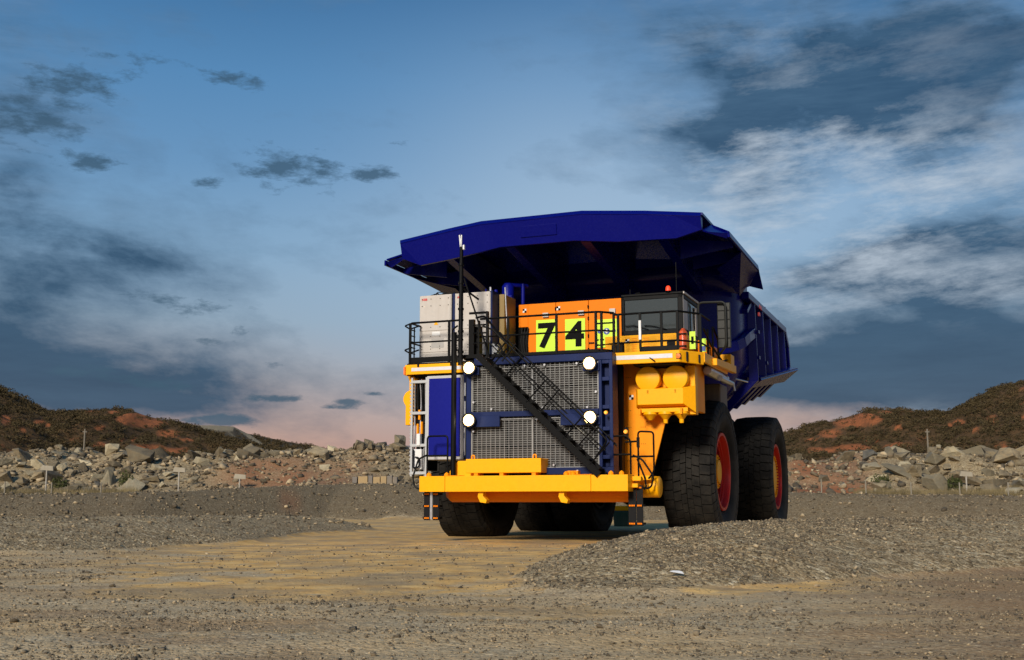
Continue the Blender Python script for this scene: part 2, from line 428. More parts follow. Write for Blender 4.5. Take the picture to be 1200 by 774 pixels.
def ground_mat():
    m, nt, b = nodes('gravel and ochre dirt'); L = nt.links
    tc = N(nt, 'ShaderNodeTexCoord'); O = tc.outputs['Object']
    def A(n): return N(nt, 'ShaderNodeAttribute', attribute_name=n).outputs['Fac']
    def noi(s, d=5., r=.6, vec=O): 
        n = N(nt, 'ShaderNodeTexNoise', i_Scale=s, i_Detail=d, i_Roughness=r); L.new(vec, n.inputs['Vector']); return n.outputs[0]
    v1 = N(nt, 'ShaderNodeTexVoronoi', i_Scale=16.0, i_Randomness=1.0); L.new(O, v1.inputs['Vector'])
    v2 = N(nt, 'ShaderNodeTexVoronoi', i_Scale=42.0); L.new(O, v2.inputs['Vector'])
    sep = N(nt, 'ShaderNodeSeparateColor'); L.new(v1.outputs['Color'], sep.inputs[0])
    sep2 = N(nt, 'ShaderNodeSeparateColor'); L.new(v2.outputs['Color'], sep2.inputs[0])
    big = noi(.35); mid = noi(2.2, 6., .65); fin = noi(30., 4., .75)
    # crushed stone: every cell its own grey or tan
    st = ramp(nt, [(0,(.06,.045,.025)),(.4,(.215,.16,.085)),(.75,(.39,.30,.175)),(.93,(.54,.44,.275)),(1,(.70,.60,.42))], sep.outputs[0]).outputs[0]
    st2 = ramp(nt, [(0,(.07,.052,.028)),(.5,(.27,.20,.108)),(.9,(.50,.40,.24)),(1,(.68,.58,.40))], sep2.outputs[1]).outputs[0]
    stone = mixc(nt, .5, st, st2)
    stone = mixc(nt, ramp(nt,[(.45,(0,0,0)),(.7,(.55,.55,.55))],mid).outputs[0], stone, (.25,.165,.08))
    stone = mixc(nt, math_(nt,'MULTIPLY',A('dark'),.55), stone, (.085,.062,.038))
    # ochre dirt
    dirt = ramp(nt, [(.3,(.42,.235,.075)),(.5,(.62,.375,.125)),(.68,(.75,.50,.20))], mid).outputs[0]
    dirt = mixc(nt, ramp(nt,[(.47,(0,0,0)),(.62,(.75,.75,.75))],noi(.9,6.,.7)).outputs[0], dirt, (.27,.20,.12))
    dirt = mixc(nt, math_(nt,'MULTIPLY',ramp(nt,[(.5,(0,0,0)),(.75,(1,1,1))],fin).outputs[0],.35), dirt, (.16,.12,.08))
    # near track: brown soil streaked along the way the trucks drive, with grey stone between
    mp = N(nt, 'ShaderNodeMapping'); mp.inputs['Rotation'].default_value = (0,0,R(-9.6)); mp.inputs['Scale'].default_value = (.45, .95, 1); L.new(O, mp.inputs['Vector'])
    stn = noi(1.0, 6., .62, mp.outputs[0])
    track = mixc(nt, ramp(nt,[(.38,(0,0,0)),(.60,(1,1,1))],stn).outputs[0], (.50,.35,.18), mixc(nt, .5, (.54,.43,.275), stone))
    track = mixc(nt, ramp(nt,[(.60,(0,0,0)),(.74,(.8,.8,.8))],noi(.5,6.,.7,mp.outputs[0])).outputs[0], track, (.22,.115,.045))
    track = mixc(nt, math_(nt,'MULTIPLY',ramp(nt,[(.5,(0,0,0)),(.62,(1,1,1))],sep2.outputs[0]).outputs[0],.45), track, st2)
    edge = noi(1.3, 7., .72)
    mp2 = N(nt, 'ShaderNodeMapping'); mp2.inputs['Rotation'].default_value = (0,0,R(-8)); mp2.inputs['Scale'].default_value = (.42, .55, 1); L.new(O, mp2.inputs['Vector'])
    patch = noi(1.0, 7., .6, mp2.outputs[0])
    track = mixc(nt, A('soil'), track, mixc(nt, math_(nt,'MULTIPLY',patch,.6), mixc(nt, stn, (.30,.155,.06), (.17,.09,.04)), st2))
    dirt = mixc(nt, ramp(nt,[(.50,(0,0,0)),(.60,(.7,.7,.7))],patch).outputs[0], dirt, mixc(nt, .5, stone, (.30,.22,.13)))
    dirt = mixc(nt, ramp(nt,[(.62,(0,0,0)),(.72,(.7,.7,.7))],noi(3.1,6.,.75,mp2.outputs[0])).outputs[0], dirt, (.15,.11,.07))
    padf = ramp(nt,[(.38,(0,0,0)),(.62,(1,1,1))], math_(nt,'ADD',math_(nt,'ADD',A('pad'),math_(nt,'MULTIPLY',math_(nt,'SUBTRACT',patch,.5),4.2)),math_(nt,'MULTIPLY',math_(nt,'SUBTRACT',edge,.5),1.3))).outputs[0]
    grf = ramp(nt,[(.35,(0,0,0)),(.65,(1,1,1))], math_(nt,'ADD',A('gravel'),math_(nt,'MULTIPLY',math_(nt,'SUBTRACT',edge,.5),1.3))).outputs[0]
    c = mixc(nt, padf, track, dirt)
    c = mixc(nt, grf, c, stone)
    c = mixc(nt, A('red'), c, mixc(nt, mid, (.36,.10,.032), (.17,.095,.05)))
    L.new(c, b.inputs['Base Color']); b.inputs['Roughness'].default_value = .93; b.inputs['Specular IOR Level'].default_value = .2
    # relief
    e1 = math_(nt,'SUBTRACT',1.0,v1.outputs['Distance']); e2 = math_(nt,'SUBTRACT',1.0,v2.outputs['Distance'])
    hs = math_(nt,'ADD', math_(nt,'MULTIPLY',e1,.6), math_(nt,'MULTIPLY',e2,.3))
    hs = math_(nt,'ADD', hs, math_(nt,'MULTIPLY',fin,.4))
    gfac = math_(nt,'MAXIMUM', A('gravel'), math_(nt,'MULTIPLY',math_(nt,'SUBTRACT',1.0,A('pad')),.5))
    hg = math_(nt,'MULTIPLY', hs, math_(nt,'MULTIPLY_ADD',gfac,.85,.15))
    h = math_(nt,'ADD', hg, math_(nt,'MULTIPLY', mid, .5))
    bp = N(nt, 'ShaderNodeBump', i_Strength=.8, i_Distance=.05); L.new(h, bp.inputs['Height']); L.new(bp.outputs[0], b.inputs['Normal'])
    return m
def soil_mask(x, y):
    w = fbm(x*.5, y*1.2, 4)
    return np.clip((sstep(.8,3.2,x-.35*(y-7)+1.6*w)*(1-sstep(15,19,y))*.8 + .55*sstep(.1,.5,w+.1)*(x<-1)*(y<13)), 0, 1)
def red_mask(x, y):
    # raw red subsoil showing in the slope right of the truck, a hint of it on the left
    px = 600+F*x/np.maximum(y,1.)*.99
    w = fbm(x*.25, y*.25, 4)
    r = np.exp(-(((px-965)/48)**2)**2)*sstep(70,76,y)*(1-sstep(95,120,y))*(.75+.6*w)
    l = np.exp(-(((px-365)/105)**2)**2)*sstep(73,76,y)*(1-sstep(83,88,y))*(1-sstep(95,120,y))*(.45+.7*w)
    f = np.exp(-(((px-345)/13)**2)**2)*np.exp(-((y-61.5)/1.6)**2)*.35
    return np.clip(r+l+f, 0, 1)
GM = ground_mat()
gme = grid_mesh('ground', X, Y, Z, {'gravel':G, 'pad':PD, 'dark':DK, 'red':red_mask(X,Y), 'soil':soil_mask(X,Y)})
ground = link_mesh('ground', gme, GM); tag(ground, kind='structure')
def gz(x, y): return float(ground_h(np.array([float(x)]), np.array([float(y)]))[0])

# ---- rocks as angular hulls
def hull_mesh(seed, npts=16, flat=1.0, bev=.0):
    rr = random.Random(seed); bm = bmesh.new()
    for i in range(npts):
        v = Vector((rr.gauss(0,1), rr.gauss(0,1), rr.gauss(0,1))).normalized()*rr.uniform(.8,1.05)
        v = Vector((v.x*rr.uniform(.9,1.1), v.y*.85, v.z*flat)); bm.verts.new(v)
    r = bmesh.ops.convex_hull(bm, input=bm.verts)
    bmesh.ops.delete(bm, geom=[e for e in r['geom_interior'] if isinstance(e, bmesh.types.BMVert)], context='VERTS')
    lone = [v for v in bm.verts if not v.link_faces]; bmesh.ops.delete(bm, geom=lone, context='VERTS')
    if bev: bmesh.ops.bevel(bm, geom=bm.edges[:], offset=bev, segments=1, affect='EDGES')
    bmesh.ops.triangulate(bm, faces=bm.faces); bmesh.ops.recalc_face_normals(bm, faces=bm.faces)
    return bm
def rock_mesh(seed, npts=14, flat=.7):
    bm = hull_mesh(seed, npts, flat, .022)
    bmesh.ops.subdivide_edges(bm, edges=[e for e in bm.edges if e.calc_length() > .25], cuts=2)
    for v in bm.verts:
        n = mnoise.fractal(v.co*2.1+Vector((seed,0,0)), 1, 2, 4)
        v.co += v.co.normalized()*n*.05
    bmesh.ops.triangulate(bm, faces=bm.faces)
    me = bpy.data.meshes.new('boulder'); bm.to_mesh(me); bm.free(); return me
def arrays(bm):
    bm.verts.ensure_lookup_table(); bm.verts.index_update()
    v = np.array([p.co[:] for p in bm.verts]); f = np.array([[q.index for q in t.verts] for t in bm.faces]); bm.free(); return v, f
PROTO = [arrays(hull_mesh(100+i, 9, .72)) for i in range(12)]
def scatter(name, pos, size, mat, tone=None, flat=1.0, protos=PROTO, sink=.25, seed=1, tilt=True):
    r = np.random.default_rng(seed); n = len(pos)
    which = r.integers(0, len(protos), n); ang = r.uniform(0, 6.283, n); ta = r.normal(0, .35 if tilt else 0, n)
    sx = size*r.uniform(.75,1.25,n); sy = size*r.uniform(.7,1.15,n); sz = size*r.uniform(.6,1.0,n)*flat
    tone = r.random(n) if tone is None else tone
    VV=[];FF=[];TT=[];base=0
    for k,(pv,pf) in enumerate(protos):
        I = np.where(which==k)[0]
        if len(I)==0: continue
        v = pv[None]*np.stack([sx[I],sy[I],sz[I]],-1)[:,None,:]
        c,s = np.cos(ta[I])[:,None],np.sin(ta[I])[:,None]
        v = np.stack([v[...,0], v[...,1]*c-v[...,2]*s, v[...,1]*s+v[...,2]*c],-1)
        c,s = np.cos(ang[I])[:,None],np.sin(ang[I])[:,None]
        v = np.stack([v[...,0]*c-v[...,1]*s, v[...,0]*s+v[...,1]*c, v[...,2]],-1)
        v = v+pos[I][:,None,:]; v[...,2] += (sz[I]*(1-2*sink)*.5)[:,None]
        m = pv.shape[0]
        f = pf[None]+(np.arange(len(I))*m)[:,None,None]+base
        VV.append(v.reshape(-1,3)); FF.append(f.reshape(-1,3)); TT.append(np.repeat(tone[I],m)); base += len(I)*m
    V=np.concatenate(VV).astype(np.float32);Fc=np.concatenate(FF).astype(np.int32);T=np.concatenate(TT).astype(np.float32)
    me = bpy.data.meshes.new(name)
    me.vertices.add(len(V)); me.vertices.foreach_set('co', V.ravel())
    me.loops.add(Fc.size); me.loops.foreach_set('vertex_index', Fc.ravel())
    me.polygons.add(len(Fc)); me.polygons.foreach_set('loop_start', np.arange(0,Fc.size,3,dtype=np.int32)); me.polygons.foreach_set('loop_total', np.full(len(Fc),3,dtype=np.int32))
    me.update(calc_edges=True)
    a = me.attributes.new('tone','FLOAT','POINT'); a.data.foreach_set('value', T)
    return link_mesh(name, me, mat)
def on_ground(x, y): return np.stack([x, y, ground_h(x, y)], -1)

# loose stone on the near track and heaps
def near_samples(n, y0, y1, spread, seed):
    r = np.random.default_rng(seed)
    y = y0*(y1/y0)**r.random(n); x = (r.random(n)*2-1)*spread*y
    return x, y, r
x,y,r = near_samples(120000, 5.5, 26, .62, 21)
g,p,d_ = ground_masks(x,y)
cl = fbm(x*.7,y*1.6,3)
keep = r.random(len(x)) < np.where(g>.5, 1.0, np.where(p>.5, .08+.12*(cl>.15), .25+.75*(cl>.08)))
x,y,g = x[keep],y[keep],g[keep]; sz = np.exp(r.normal(-4.78,.58,len(x)))*np.where(g>.5,.9,.9)*np.clip(y/11,.85,1.5)
tag(scatter('gravel', on_ground(x,y), np.clip(sz,.0035,.05), PEB, seed=5), 'loose crushed stone strewn over the near track and heaps', 'gravel', kind='stuff')
# coarse stone on the mound beside the truck
n=34000; rr_=np.random.default_rng(8); k=rr_.random(n)**.8*4.999; ki=k.astype(int); t=k-ki; P_=np.array(NEAR_R)
x=P_[ki,0]*(1-t)+P_[ki+1,0]*t+rr_.normal(0,1.15,n); y=P_[ki,1]*(1-t)+P_[ki+1,1]*t+rr_.normal(0,1.25,n)
clm=fbm(x*.8+9,y*.8,3); gg=polyline_ridge(x,y,NEAR_R); keep=(gg>.03)&(rr_.random(n)<np.where(clm>.02,1,.18)); x,y=x[keep],y[keep]
tag(scatter('mound_stones', on_ground(x,y), np.clip(np.exp(rr_.normal(-4.6,.6,len(x))),.005,.055), PEB, seed=6), 'coarse grey stone covering the heap in front of the rear wheels', 'gravel', kind='stuff')
# stone on the far bank and left heap
n=42000; rr_=np.random.default_rng(9); y=18+rr_.random(n)**.8*58; x=(rr_.random(n)*2-1)*.56*y
g,p,d_=ground_masks(x,y); keep=(g>.5); x,y=x[keep],y[keep]
tag(scatter('bank_stones', on_ground(x,y), np.clip(np.exp(rr_.normal(-3.3,.5,len(x)))*np.clip(y/40,.5,1.4),.015,.2), PEB, seed=7), 'broken stone covering the low bank across the site', 'gravel', kind='stuff')
# small rubble of the blasted ridge
n=26000; rr_=np.random.default_rng(10); y=75+rr_.random(n)**1.0*22; x=(rr_.random(n)*2-1)*62
rm=red_mask(x,y); cl=fbm(x*.2,y*.3,3)
dens=np.where(rm>.3,.5,np.where(cl>-.15,1,.35))
keep=rr_.random(n)<dens; x,y=x[keep],y[keep]
tag(scatter('rubble', on_ground(x,y), np.clip(np.exp(rr_.normal(-2.0,.55,len(x))),.05,.5), RUBB, seed=8), 'small broken rubble between the boulders of the ridge', 'rubble', kind='stuff')

# ---- boulders, each one a thing
BM = [rock_mesh(40+i, 8+i%4, .66+.06*(i%4)) for i in range(16)]
for m in BM: m.materials.append(ROCK)
def boulder(x, y, s, idx, label, group=None, mat=None, sc=(1,1,1), rot=None, name='boulder', lift=.15, z=None):
    me = BM[idx % len(BM)]
    o = bpy.data.objects.new(name, me)
    COL.objects.link(o)
    o.location = (x, y, (gz(x,y) if z is None else z) + s*lift); o.scale = (s*sc[0], s*sc[1], s*sc[2])
    o.rotation_euler = rot or (random.uniform(-.5,.5), random.uniform(-.4,.4), random.uniform(0,6.28))
    if mat:
        o.material_slots[0].link = 'OBJECT'; o.material_slots[0].material = mat
    tag(o, label, 'boulder', group); return o
def bpx(px, py, d, wpx, idx, label, mat=None, sc=(1,1,1), rot=None, group=None):
    p = at(px, py, d); s = wpx*d/F/2
    return boulder(p[0], p[1], s, idx, label, group, mat, sc, rot, lift=0, z=p[2])
LS = 'left of the truck'; RS = 'right of the truck'
for mir, side in ((False, LS), (True, RS)):
    f = (lambda v: 1170-v) if mir else (lambda v: v)
    k = -1 if mir else 1
    bpx(f(152), 534, 86, 26, 1, f'large dark rounded boulder perched on top of the rock ridge {side}', DROCK, (1,.9,.8), (.1,.2*k,.4))
    bpx(f(126), 556, 81.5, 27, 2, f'big pale flat-faced slab boulder low in the rock ridge {side}', PALE, (1,.8,.8), (.2,-.5*k,.3))
    bpx(f(70), 524, 88, 9, 3, f'small pale rock crowning the highest pile of the ridge {side}', PALE)
    bpx(f(21), 537, 86, 20, 4, f'broad sloping grey slab boulder near the frame edge of the ridge {side}', None, (1,.9,.55), (0,.35*k,.5))
    bpx(f(38), 555, 81, 22, 6, f'pale wedge boulder beside the pale marker post in the ridge {side}', PALE, (1,.8,.5), (.2,.2*k,.2))
    bpx(f(92), 543, 84, 24, 7, f'long low tan slab boulder halfway up the rock ridge {side}', PALE, (1.1,.7,.32), (0,-.1*k,.1))
    bpx(f(94), 567, 79, 19, 8, f'squat brown boulder next to a dark bush at the ridge foot {side}', None, (1,.9,.7))
    bpx(f(114), 567, 79, 11, 9, f'dark boulder right under the pale slab in the ridge {side}', DROCK)
for (px,py,w,idx,mat,sc,lab) in (
    (197,556,15,3,PALE,(1,.8,.7),'pale peaked boulder beside the second pale marker post left of the truck'),
    (266,573,24,5,PALE,(1,.8,.5),'pale tilted slab boulder beside the third pale marker post left of the truck'),
    (188,567,20,2,None,(1.1,.8,.4),'flat grey slab lying below the peaked boulder left of the truck'),
    (437,531,27,6,None,(1,.8,.75),'tall leaning grey boulder topping the rock pile nearest the truck'),
    (418,541,20,1,None,(1,.9,.9),'blocky brown boulder in the middle of the pile nearest the truck'),
    (405,531,22,4,None,(1.2,.7,.5),'long slanting slab boulder on the left of the pile nearest the truck'),
    (455,536,20,7,PALE,(1,.8,.6),'pale slab boulder on the right of the pile nearest the truck'),
    (352,535,18,8,PALE,(1,.8,.7),'pale boulder on the skyline midway between the hill and the truck'),
    (378,536,13,9,None,(1,.8,.7),'small grey boulder on the skyline short of the pile nearest the truck'),
    (350,565,14,10,PALE,(1,.8,.5),'pale flat boulder alone on the brown slope left of the truck'),
    (366,571,20,11,None,(1.2,.8,.4),'flat wide slab at the foot of the brown slope left of the truck')):
    bpx(px,py,80 if py>550 else 86,w,idx,lab,mat,sc)
for (px,py,w,idx,lab) in ((935,566,11,3,'pale oval boulder low on the red earth beside the rear wheel'),(985,576,13,5,'pale boulder at the foot of the red earth slope right of the truck'),
    (925,539,16,6,'tall pale boulder on the ridge top just right of the rear wheel'),(938,538,15,8,'rounded grey boulder second from the rear wheel on the ridge top')):
    bpx(px,py,79 if py>550 else 86,w,idx,lab,PALE,(1,.8,.75))
cnt = 0; tries = 0; rb = random.Random(5)
while cnt < 250 and tries < 5000:
    tries += 1
    side = rb.random() < .56
    px = rb.uniform(-25, 492) if side else rb.uniform(922, 1225)
    y = rb.uniform(76, 91); x = sight(px, 560)[0]*y
    if float(red_mask(np.array([x]),np.array([y]))[0]) > .35 and rb.random() < .85: continue
    if side and 215 < px < 480 and y < 84 and rb.random() < .8: continue
    s = min(1.55, math.exp(rb.gauss(-.36,.42)))
    top = y > 85
    g = 'boulders in the rock ridge left of the truck' if side else 'boulders in the rock ridge right of the truck'
    if side: lab = 'ordinary rough grey-brown boulder heaped in the rock ridge left of the truck'
    else: lab = 'ordinary rough grey-brown boulder heaped in the rock ridge right of the truck'
    boulder(x, y, s, cnt*7+3, lab, g, rb.choice([None,None,PALE,None,PALE]), (1,rb.uniform(.7,1),rb.uniform(.55,1)), lift=.22)
    cnt += 1
o = boulder(*at(793,689,12.75)[:2], .095, 4, 'flat chalk-white stone lying on the gravel heap in front of the truck', None, WHI, (1.1,.7,.4), (.35,.1,.3), 'white_stone', .55)
o['category'] = 'stone'
o = boulder(*at(1170,698,11.2)[:2], .035, 4, 'small sandy orange stone on the track at the lower right', None, PALE, (1,1,.8), (.1,.1,.3), 'tan_stone', .2)
o['category'] = 'stone'

# ================================================================== HILLS
def leaf_bush(seed, n=46, size=.34, sq=.75):
    rr = random.Random(seed); V=[];Fc=[]
    lobes=[(rr.uniform(-.4,.4),rr.uniform(-.4,.4),rr.uniform(.25,.6),rr.uniform(.35,.6)) for _ in range(4)]
    for i in range(n):
        lx,ly,lz,lr = rr.choice(lobes)
        d = Vector((rr.gauss(0,1),rr.gauss(0,1),rr.gauss(0,1)*.9+.25)).normalized()
        c = Vector((lx,ly,lz*sq))+d*lr*rr.uniform(.6,1.0); c.z = max(.02,c.z)
        a = Vector((rr.gauss(0,1),rr.gauss(0,1),rr.gauss(0,1))).normalized(); a=(a+d*.4).normalized()
        b = a.cross(Vector((rr.gauss(0,1),rr.gauss(0,1),rr.gauss(0,1)))).normalized()
        s = size*rr.uniform(.5,1.1); k=len(V)
        V += [(c+a*s*.5)[:],(c-a*s*.4+b*s*.35)[:],(c-a*s*.45-b*s*.3)[:]]; Fc.append((k,k+1,k+2))
    return np.array(V), np.array(Fc)
BUSH = [leaf_bush(i) for i in range(8)]
def foliage_mat(name, dark, light, dry):
    m, nt, b = nodes(name); L = nt.links
    a = N(nt,'ShaderNodeAttribute',attribute_name='tone')
    c = ramp(nt,[(0,dark),(.7,light),(1,dry)],a.outputs['Fac']).outputs[0]
    g = N(nt,'ShaderNodeNewGeometry'); n = N(nt,'ShaderNodeTexNoise',i_Scale=.8,i_Detail=5.0); L.new(g.outputs['Position'],n.inputs['Vector'])
    c = mixc(nt,.5,c,mixc(nt,n.outputs[0],dark,light)); L.new(c,b.inputs['Base Color']); b.inputs['Roughness'].default_value=.85
    b.inputs['Specular IOR Level'].default_value=.15
    return m
SCRUB = foliage_mat('dry hillside scrub', (.034,.026,.012), (.085,.062,.028), (.18,.11,.045))
GREENB = foliage_mat('low green bush', (.022,.03,.010), (.07,.08,.025), (.13,.11,.04))
DRYG = foliage_mat('dry grass', (.10,.08,.04), (.26,.20,.10), (.36,.28,.15))
def hill_mat(name, base, mid, bare):
    m, nt, b = nodes(name); L = nt.links
    g = N(nt,'ShaderNodeNewGeometry'); P = g.outputs['Position']
    n1 = N(nt,'ShaderNodeTexNoise',i_Scale=.05,i_Detail=10.0,i_Roughness=.7); L.new(P,n1.inputs['Vector'])
    n2 = N(nt,'ShaderNodeTexNoise',i_Scale=.5,i_Detail=9.0,i_Roughness=.75); L.new(P,n2.inputs['Vector'])
    a = N(nt,'ShaderNodeAttribute',attribute_name='bare')
    c = mixc(nt,ramp(nt,[(.35,(0,0,0)),(.65,(1,1,1))],n2.outputs[0]).outputs[0],base,mid)
    dd = mixc(nt,n2.outputs[0],bare,tuple(v*.5 for v in bare))
    c = mixc(nt,ramp(nt,[(.30,(0,0,0)),(.60,(1,1,1))],math_(nt,'MULTIPLY_ADD',n2.outputs[0],.5,math_(nt,'MULTIPLY_ADD',a.outputs['Fac'],.8,-.25))).outputs[0],c,dd)
    L.new(c,b.inputs['Base Color']); b.inputs['Roughness'].default_value=.95; b.inputs['Specular IOR Level'].default_value=.1
    bp = N(nt,'ShaderNodeBump',i_Strength=.9,i_Distance=1.5); L.new(n2.outputs[0],bp.inputs['Height']); L.new(bp.outputs[0],b.inputs['Normal'])
    return m
HILLM = hill_mat('scrubby red hillside', (.075,.05,.026), (.15,.085,.038), (.52,.18,.07))
DUMPM = hill_mat('mine waste slope', (.060,.047,.030), (.12,.095,.062), (.36,.30,.20))
CR = np.array([(-700,590),(-580,480),(-430,415),(-300,415),(-150,425),(0,456),(34,471),(57,482),(88,484),(111,481),(145,484),(181,493),(207,498),(232,504),(262,512),(300,521),(335,529),(370,540),(400,556),(420,575)],float)
BLOB = [(10,496,9,7),(50,497,7,4),(28,508,6,4),(105,484,16,3),(117,503,7,3),(160,492,14,4),(175,500,22,6),(200,510,14,5),(148,517,3,3),(163,517,3,3),(60,501,4,3),(125,524,20,2.2),(175,526,26,4.5),(210,530,18,3.5),(222,517,10,3),(2,527,7,3),(122,522,6,2.5),(150,497,12,5),(135,487,9,3)]
def make_hill(name, mirror):
    pxs = np.linspace(-700, 420, 360); t = np.linspace(0, 1.5, 90)
    PX, T = np.meshgrid(pxs, t)
    D0, D1 = 215., 385.
    D = D0+(D1-D0)*T
    cy_ = np.interp(PX, CR[:,0], CR[:,1])
    el = -(cy_-588)/1310.*(1+0*PX)
    zc = np.maximum(EYE+D1*el*1.0-1.6, -3)
    A_ = (PX-600)/F*1.005
    prof = np.where(T<=1, np.sin(np.clip(T,0,1)*math.pi/2)**1.15, 1-(T-1)**1.5*1.3)
    Xw = A_*D; Yw = D
    nse = fbm(Xw*.022+3, Yw*.022, 5)
    gul = np.abs(fbm(Xw*.03+11, Yw*.012, 4))
    Zw = -1.5+(zc+1.5)*prof + (nse*5.0-gul*7+1.2)*np.sin(np.clip(T,0,1)*math.pi)*np.clip(zc/25,0,1) + .8*fbm(Xw*.12,Yw*.12,3)*np.clip(T*2,0,1)*np.clip(zc/8,0,1)
    PY = 588-(Zw-EYE)/Yw*1310.
    bare = np.zeros_like(PX); wx = 6*fbm(Xw*.06,Yw*.06,3); wy = 4*fbm(Xw*.07+5,Yw*.07,3)
    for bx,by,sx,sy in BLOB: bare = np.maximum(bare, np.exp(-(((PX+wx-bx)/sx)**2+((PY+wy-by)/sy)**2)*.8))
    bare = np.maximum(bare, .9*sstep(.2,.5,fbm(Xw*.05+20,Yw*.09,4))*(PX<-20))
    bare = np.maximum(bare, .45*sstep(.22,.45,fbm(Xw*.045+40,Yw*.07+9,5)))
    bare = np.where(T<1.02, bare, 0)
    if mirror:
        off = sight(1170,500)[0]*1.0     # the second hill is the first one's twin across the valley
        Xw2 = (1170-PX-600)/F*1.005*D
        Xg, Yg, Zg, Bg = Xw2[:,::-1], Yw[:,::-1], Zw[:,::-1], bare[:,::-1]
    else: Xg, Yg, Zg, Bg = Xw, Yw, Zw, bare
    o = link_mesh(name, grid_mesh(name, Xg, Yg, Zg, {'bare':Bg}), HILLM); tag(o, kind='structure')
    # scrub on it
    r = np.random.default_rng(31+mirror); n = 21000
    i = r.random(n)**.85*1.04/1.5*(len(t)-1.001); j = (r.random(n)*.9+.1)*(len(pxs)-1.001) if not mirror else r.random(n)*.9*(len(pxs)-1.001)
    i0=i.astype(int); j0=j.astype(int); fi=i-i0; fj=j-j0
    def samp(Q): return (Q[i0,j0]*(1-fj)+Q[i0,j0+1]*fj)*(1-fi)+(Q[i0+1,j0]*(1-fj)+Q[i0+1,j0+1]*fj)*fi
    P = np.stack([samp(Xg),samp(Yg),samp(Zg)],-1); bb = samp(Bg)
    keep = (r.random(n) > np.clip(bb*1.5,0,.88)) & (P[:,2] > -.8)
    P = P[keep]; m = len(P)
    s = np.exp(r.normal(.15,.35,m)); tone = np.clip(r.random(m)*.7+.3*fbm(P[:,0]*.05,P[:,1]*.05,3)+.15,0,1)
    so = scatter('hillside_scrub', P, np.clip(s,.6,2.6), SCRUB, tone=tone, protos=BUSH, sink=.5, seed=3, tilt=False)
    tag(so, f'dark dry scrub covering the hill {"right" if mirror else "left"} of the truck', 'scrub', kind='stuff')
make_hill('hill_left', False); make_hill('hill_right', True)
# terraced mine waste dump behind
def make_dump():
    C2 = np.array([(150,520),(185,506),(215,500),(250,501),(276,503),(292,511),(318,516),(345,521),(372,526),(395,531),(420,534),(455,540),(490,545),(560,565)],float)
    pxs = np.linspace(150, 560, 240); t = np.linspace(0,1.4,70); PX,T = np.meshgrid(pxs,t); D = 400+220*T
    zc = EYE+620*-(np.interp(PX,C2[:,0],C2[:,1])-588)/1310.
    prof = np.where(T<=1, T**.9, 1-(T-1)*.4)
    Xw = (PX-600)/F*1.005*D; Zw = -2+(zc+2)*prof+2.6*fbm(Xw*.03,D*.03,5)*np.clip(T*3,0,1)*np.clip(1.15-T,0.25,1)
    PY = 588-(Zw-EYE)/D*1310.
    # pale haul road running down the face and pale crest
    tr = np.exp(-((PX-(278+(PY-503)*1.45))/4.5)**2)*(PY>501)*1.0
    tr = np.maximum(tr, .6*np.exp(-((PX-(262+(PY-503)*1.3))/3)**2)); tr = np.maximum(tr, .75*(PX<276)*sstep(513,506,PY))
    rib = .35*(np.sin((PX-(PY-503)*1.6)*.7+3*fbm(PX*.05,PY*.05,2))>.6)*(PX<276)
    tr = np.maximum(tr, rib)
    o = link_mesh('waste_dump_hill', grid_mesh('waste_dump_hill', Xw, D, Zw, {'bare':tr}), DUMPM); tag(o, kind='structure')
    r = np.random.default_rng(52); n = 5200; i = r.random(n)**.7*(len(t)/1.4-1.01); j = r.random(n)*(len(pxs)-1.01); i=i.astype(int); j=j.astype(int)
    P = np.stack([Xw[i,j],D[i,j],Zw[i,j]],-1); pxx = PX[i,j]; k_ = (tr[i,j] < .35) & (r.random(n) < np.where(pxx>300, 1., .22)); P = P[k_]
    so = scatter('dump_scrub', P, np.exp(r.normal(.35,.3,len(P))), SCRUB, protos=BUSH, sink=.5, seed=9, tilt=False)
    tag(so, 'sparse scrub growing on the mine waste slope far behind the ridge', 'scrub', kind='stuff')
make_dump()

# ---- bushes along the ridge foot, dry grass
def bush(px, py, d, w, h, label, mat=GREENB, seed=1, n=900):
    x, y, z = at(px, py, d); z = gz(x, y)-.05
    root = empty('bush', (x,y,z)); tag(root, label, 'bush')
    V, Fc = leaf_bush(seed, n, .17, .8)
    me = bpy.data.meshes.new('foliage'); me.from_pydata([(v[0]*w,v[1]*w,v[2]*h) for v in V], [], [tuple(int(q) for q in f) for f in Fc])
    a = me.attributes.new('tone','FLOAT','POINT'); a.data.foreach_set('value', np.repeat(np.random.default_rng(seed).random(len(Fc)),3).astype(np.float32))
    link_mesh('foliage', me, mat, root)
    m = MB(); rr = random.Random(seed)
    for k in range(6):
        m.tube([(0,0,0),(rr.uniform(-.2,.2)*w,rr.uniform(-.2,.2)*w,.25*h),(rr.uniform(-.5,.5)*w,rr.uniform(-.5,.5)*w,.6*h)],[.03,.02,.008],5)
    m.build('stem', BLK if False else paint('bush stem',(.07,.05,.035),.9,0), root)
bush(72,568,77,.95,1.3,'dark green leafy bush behind the wire fence left of the truck',seed=3)
bush(151,566,78,.75,1.4,'grey green twiggy bush beside the pale slab boulder left of the truck',seed=4,n=600)
bush(1117,568,77,.95,1.25,'olive leafy bush behind the wire fence near the right edge',seed=5)
bush(1034,566,78,.85,1.3,'dark twiggy bush left of the pale slab boulder right of the truck',seed=6,n=700)
bush(20,577,76,.6,.7,'small dry bush at the far left behind the fence',DRYG,7,500)
bush(1150,577,76,.6,.7,'small dry bush between the fence and the boulders near the right edge',DRYG,8,500)
bush(252,598,60,.35,.35,'tiny scrubby plant growing on the gravel bank left of the truck',SCRUB,9,200)
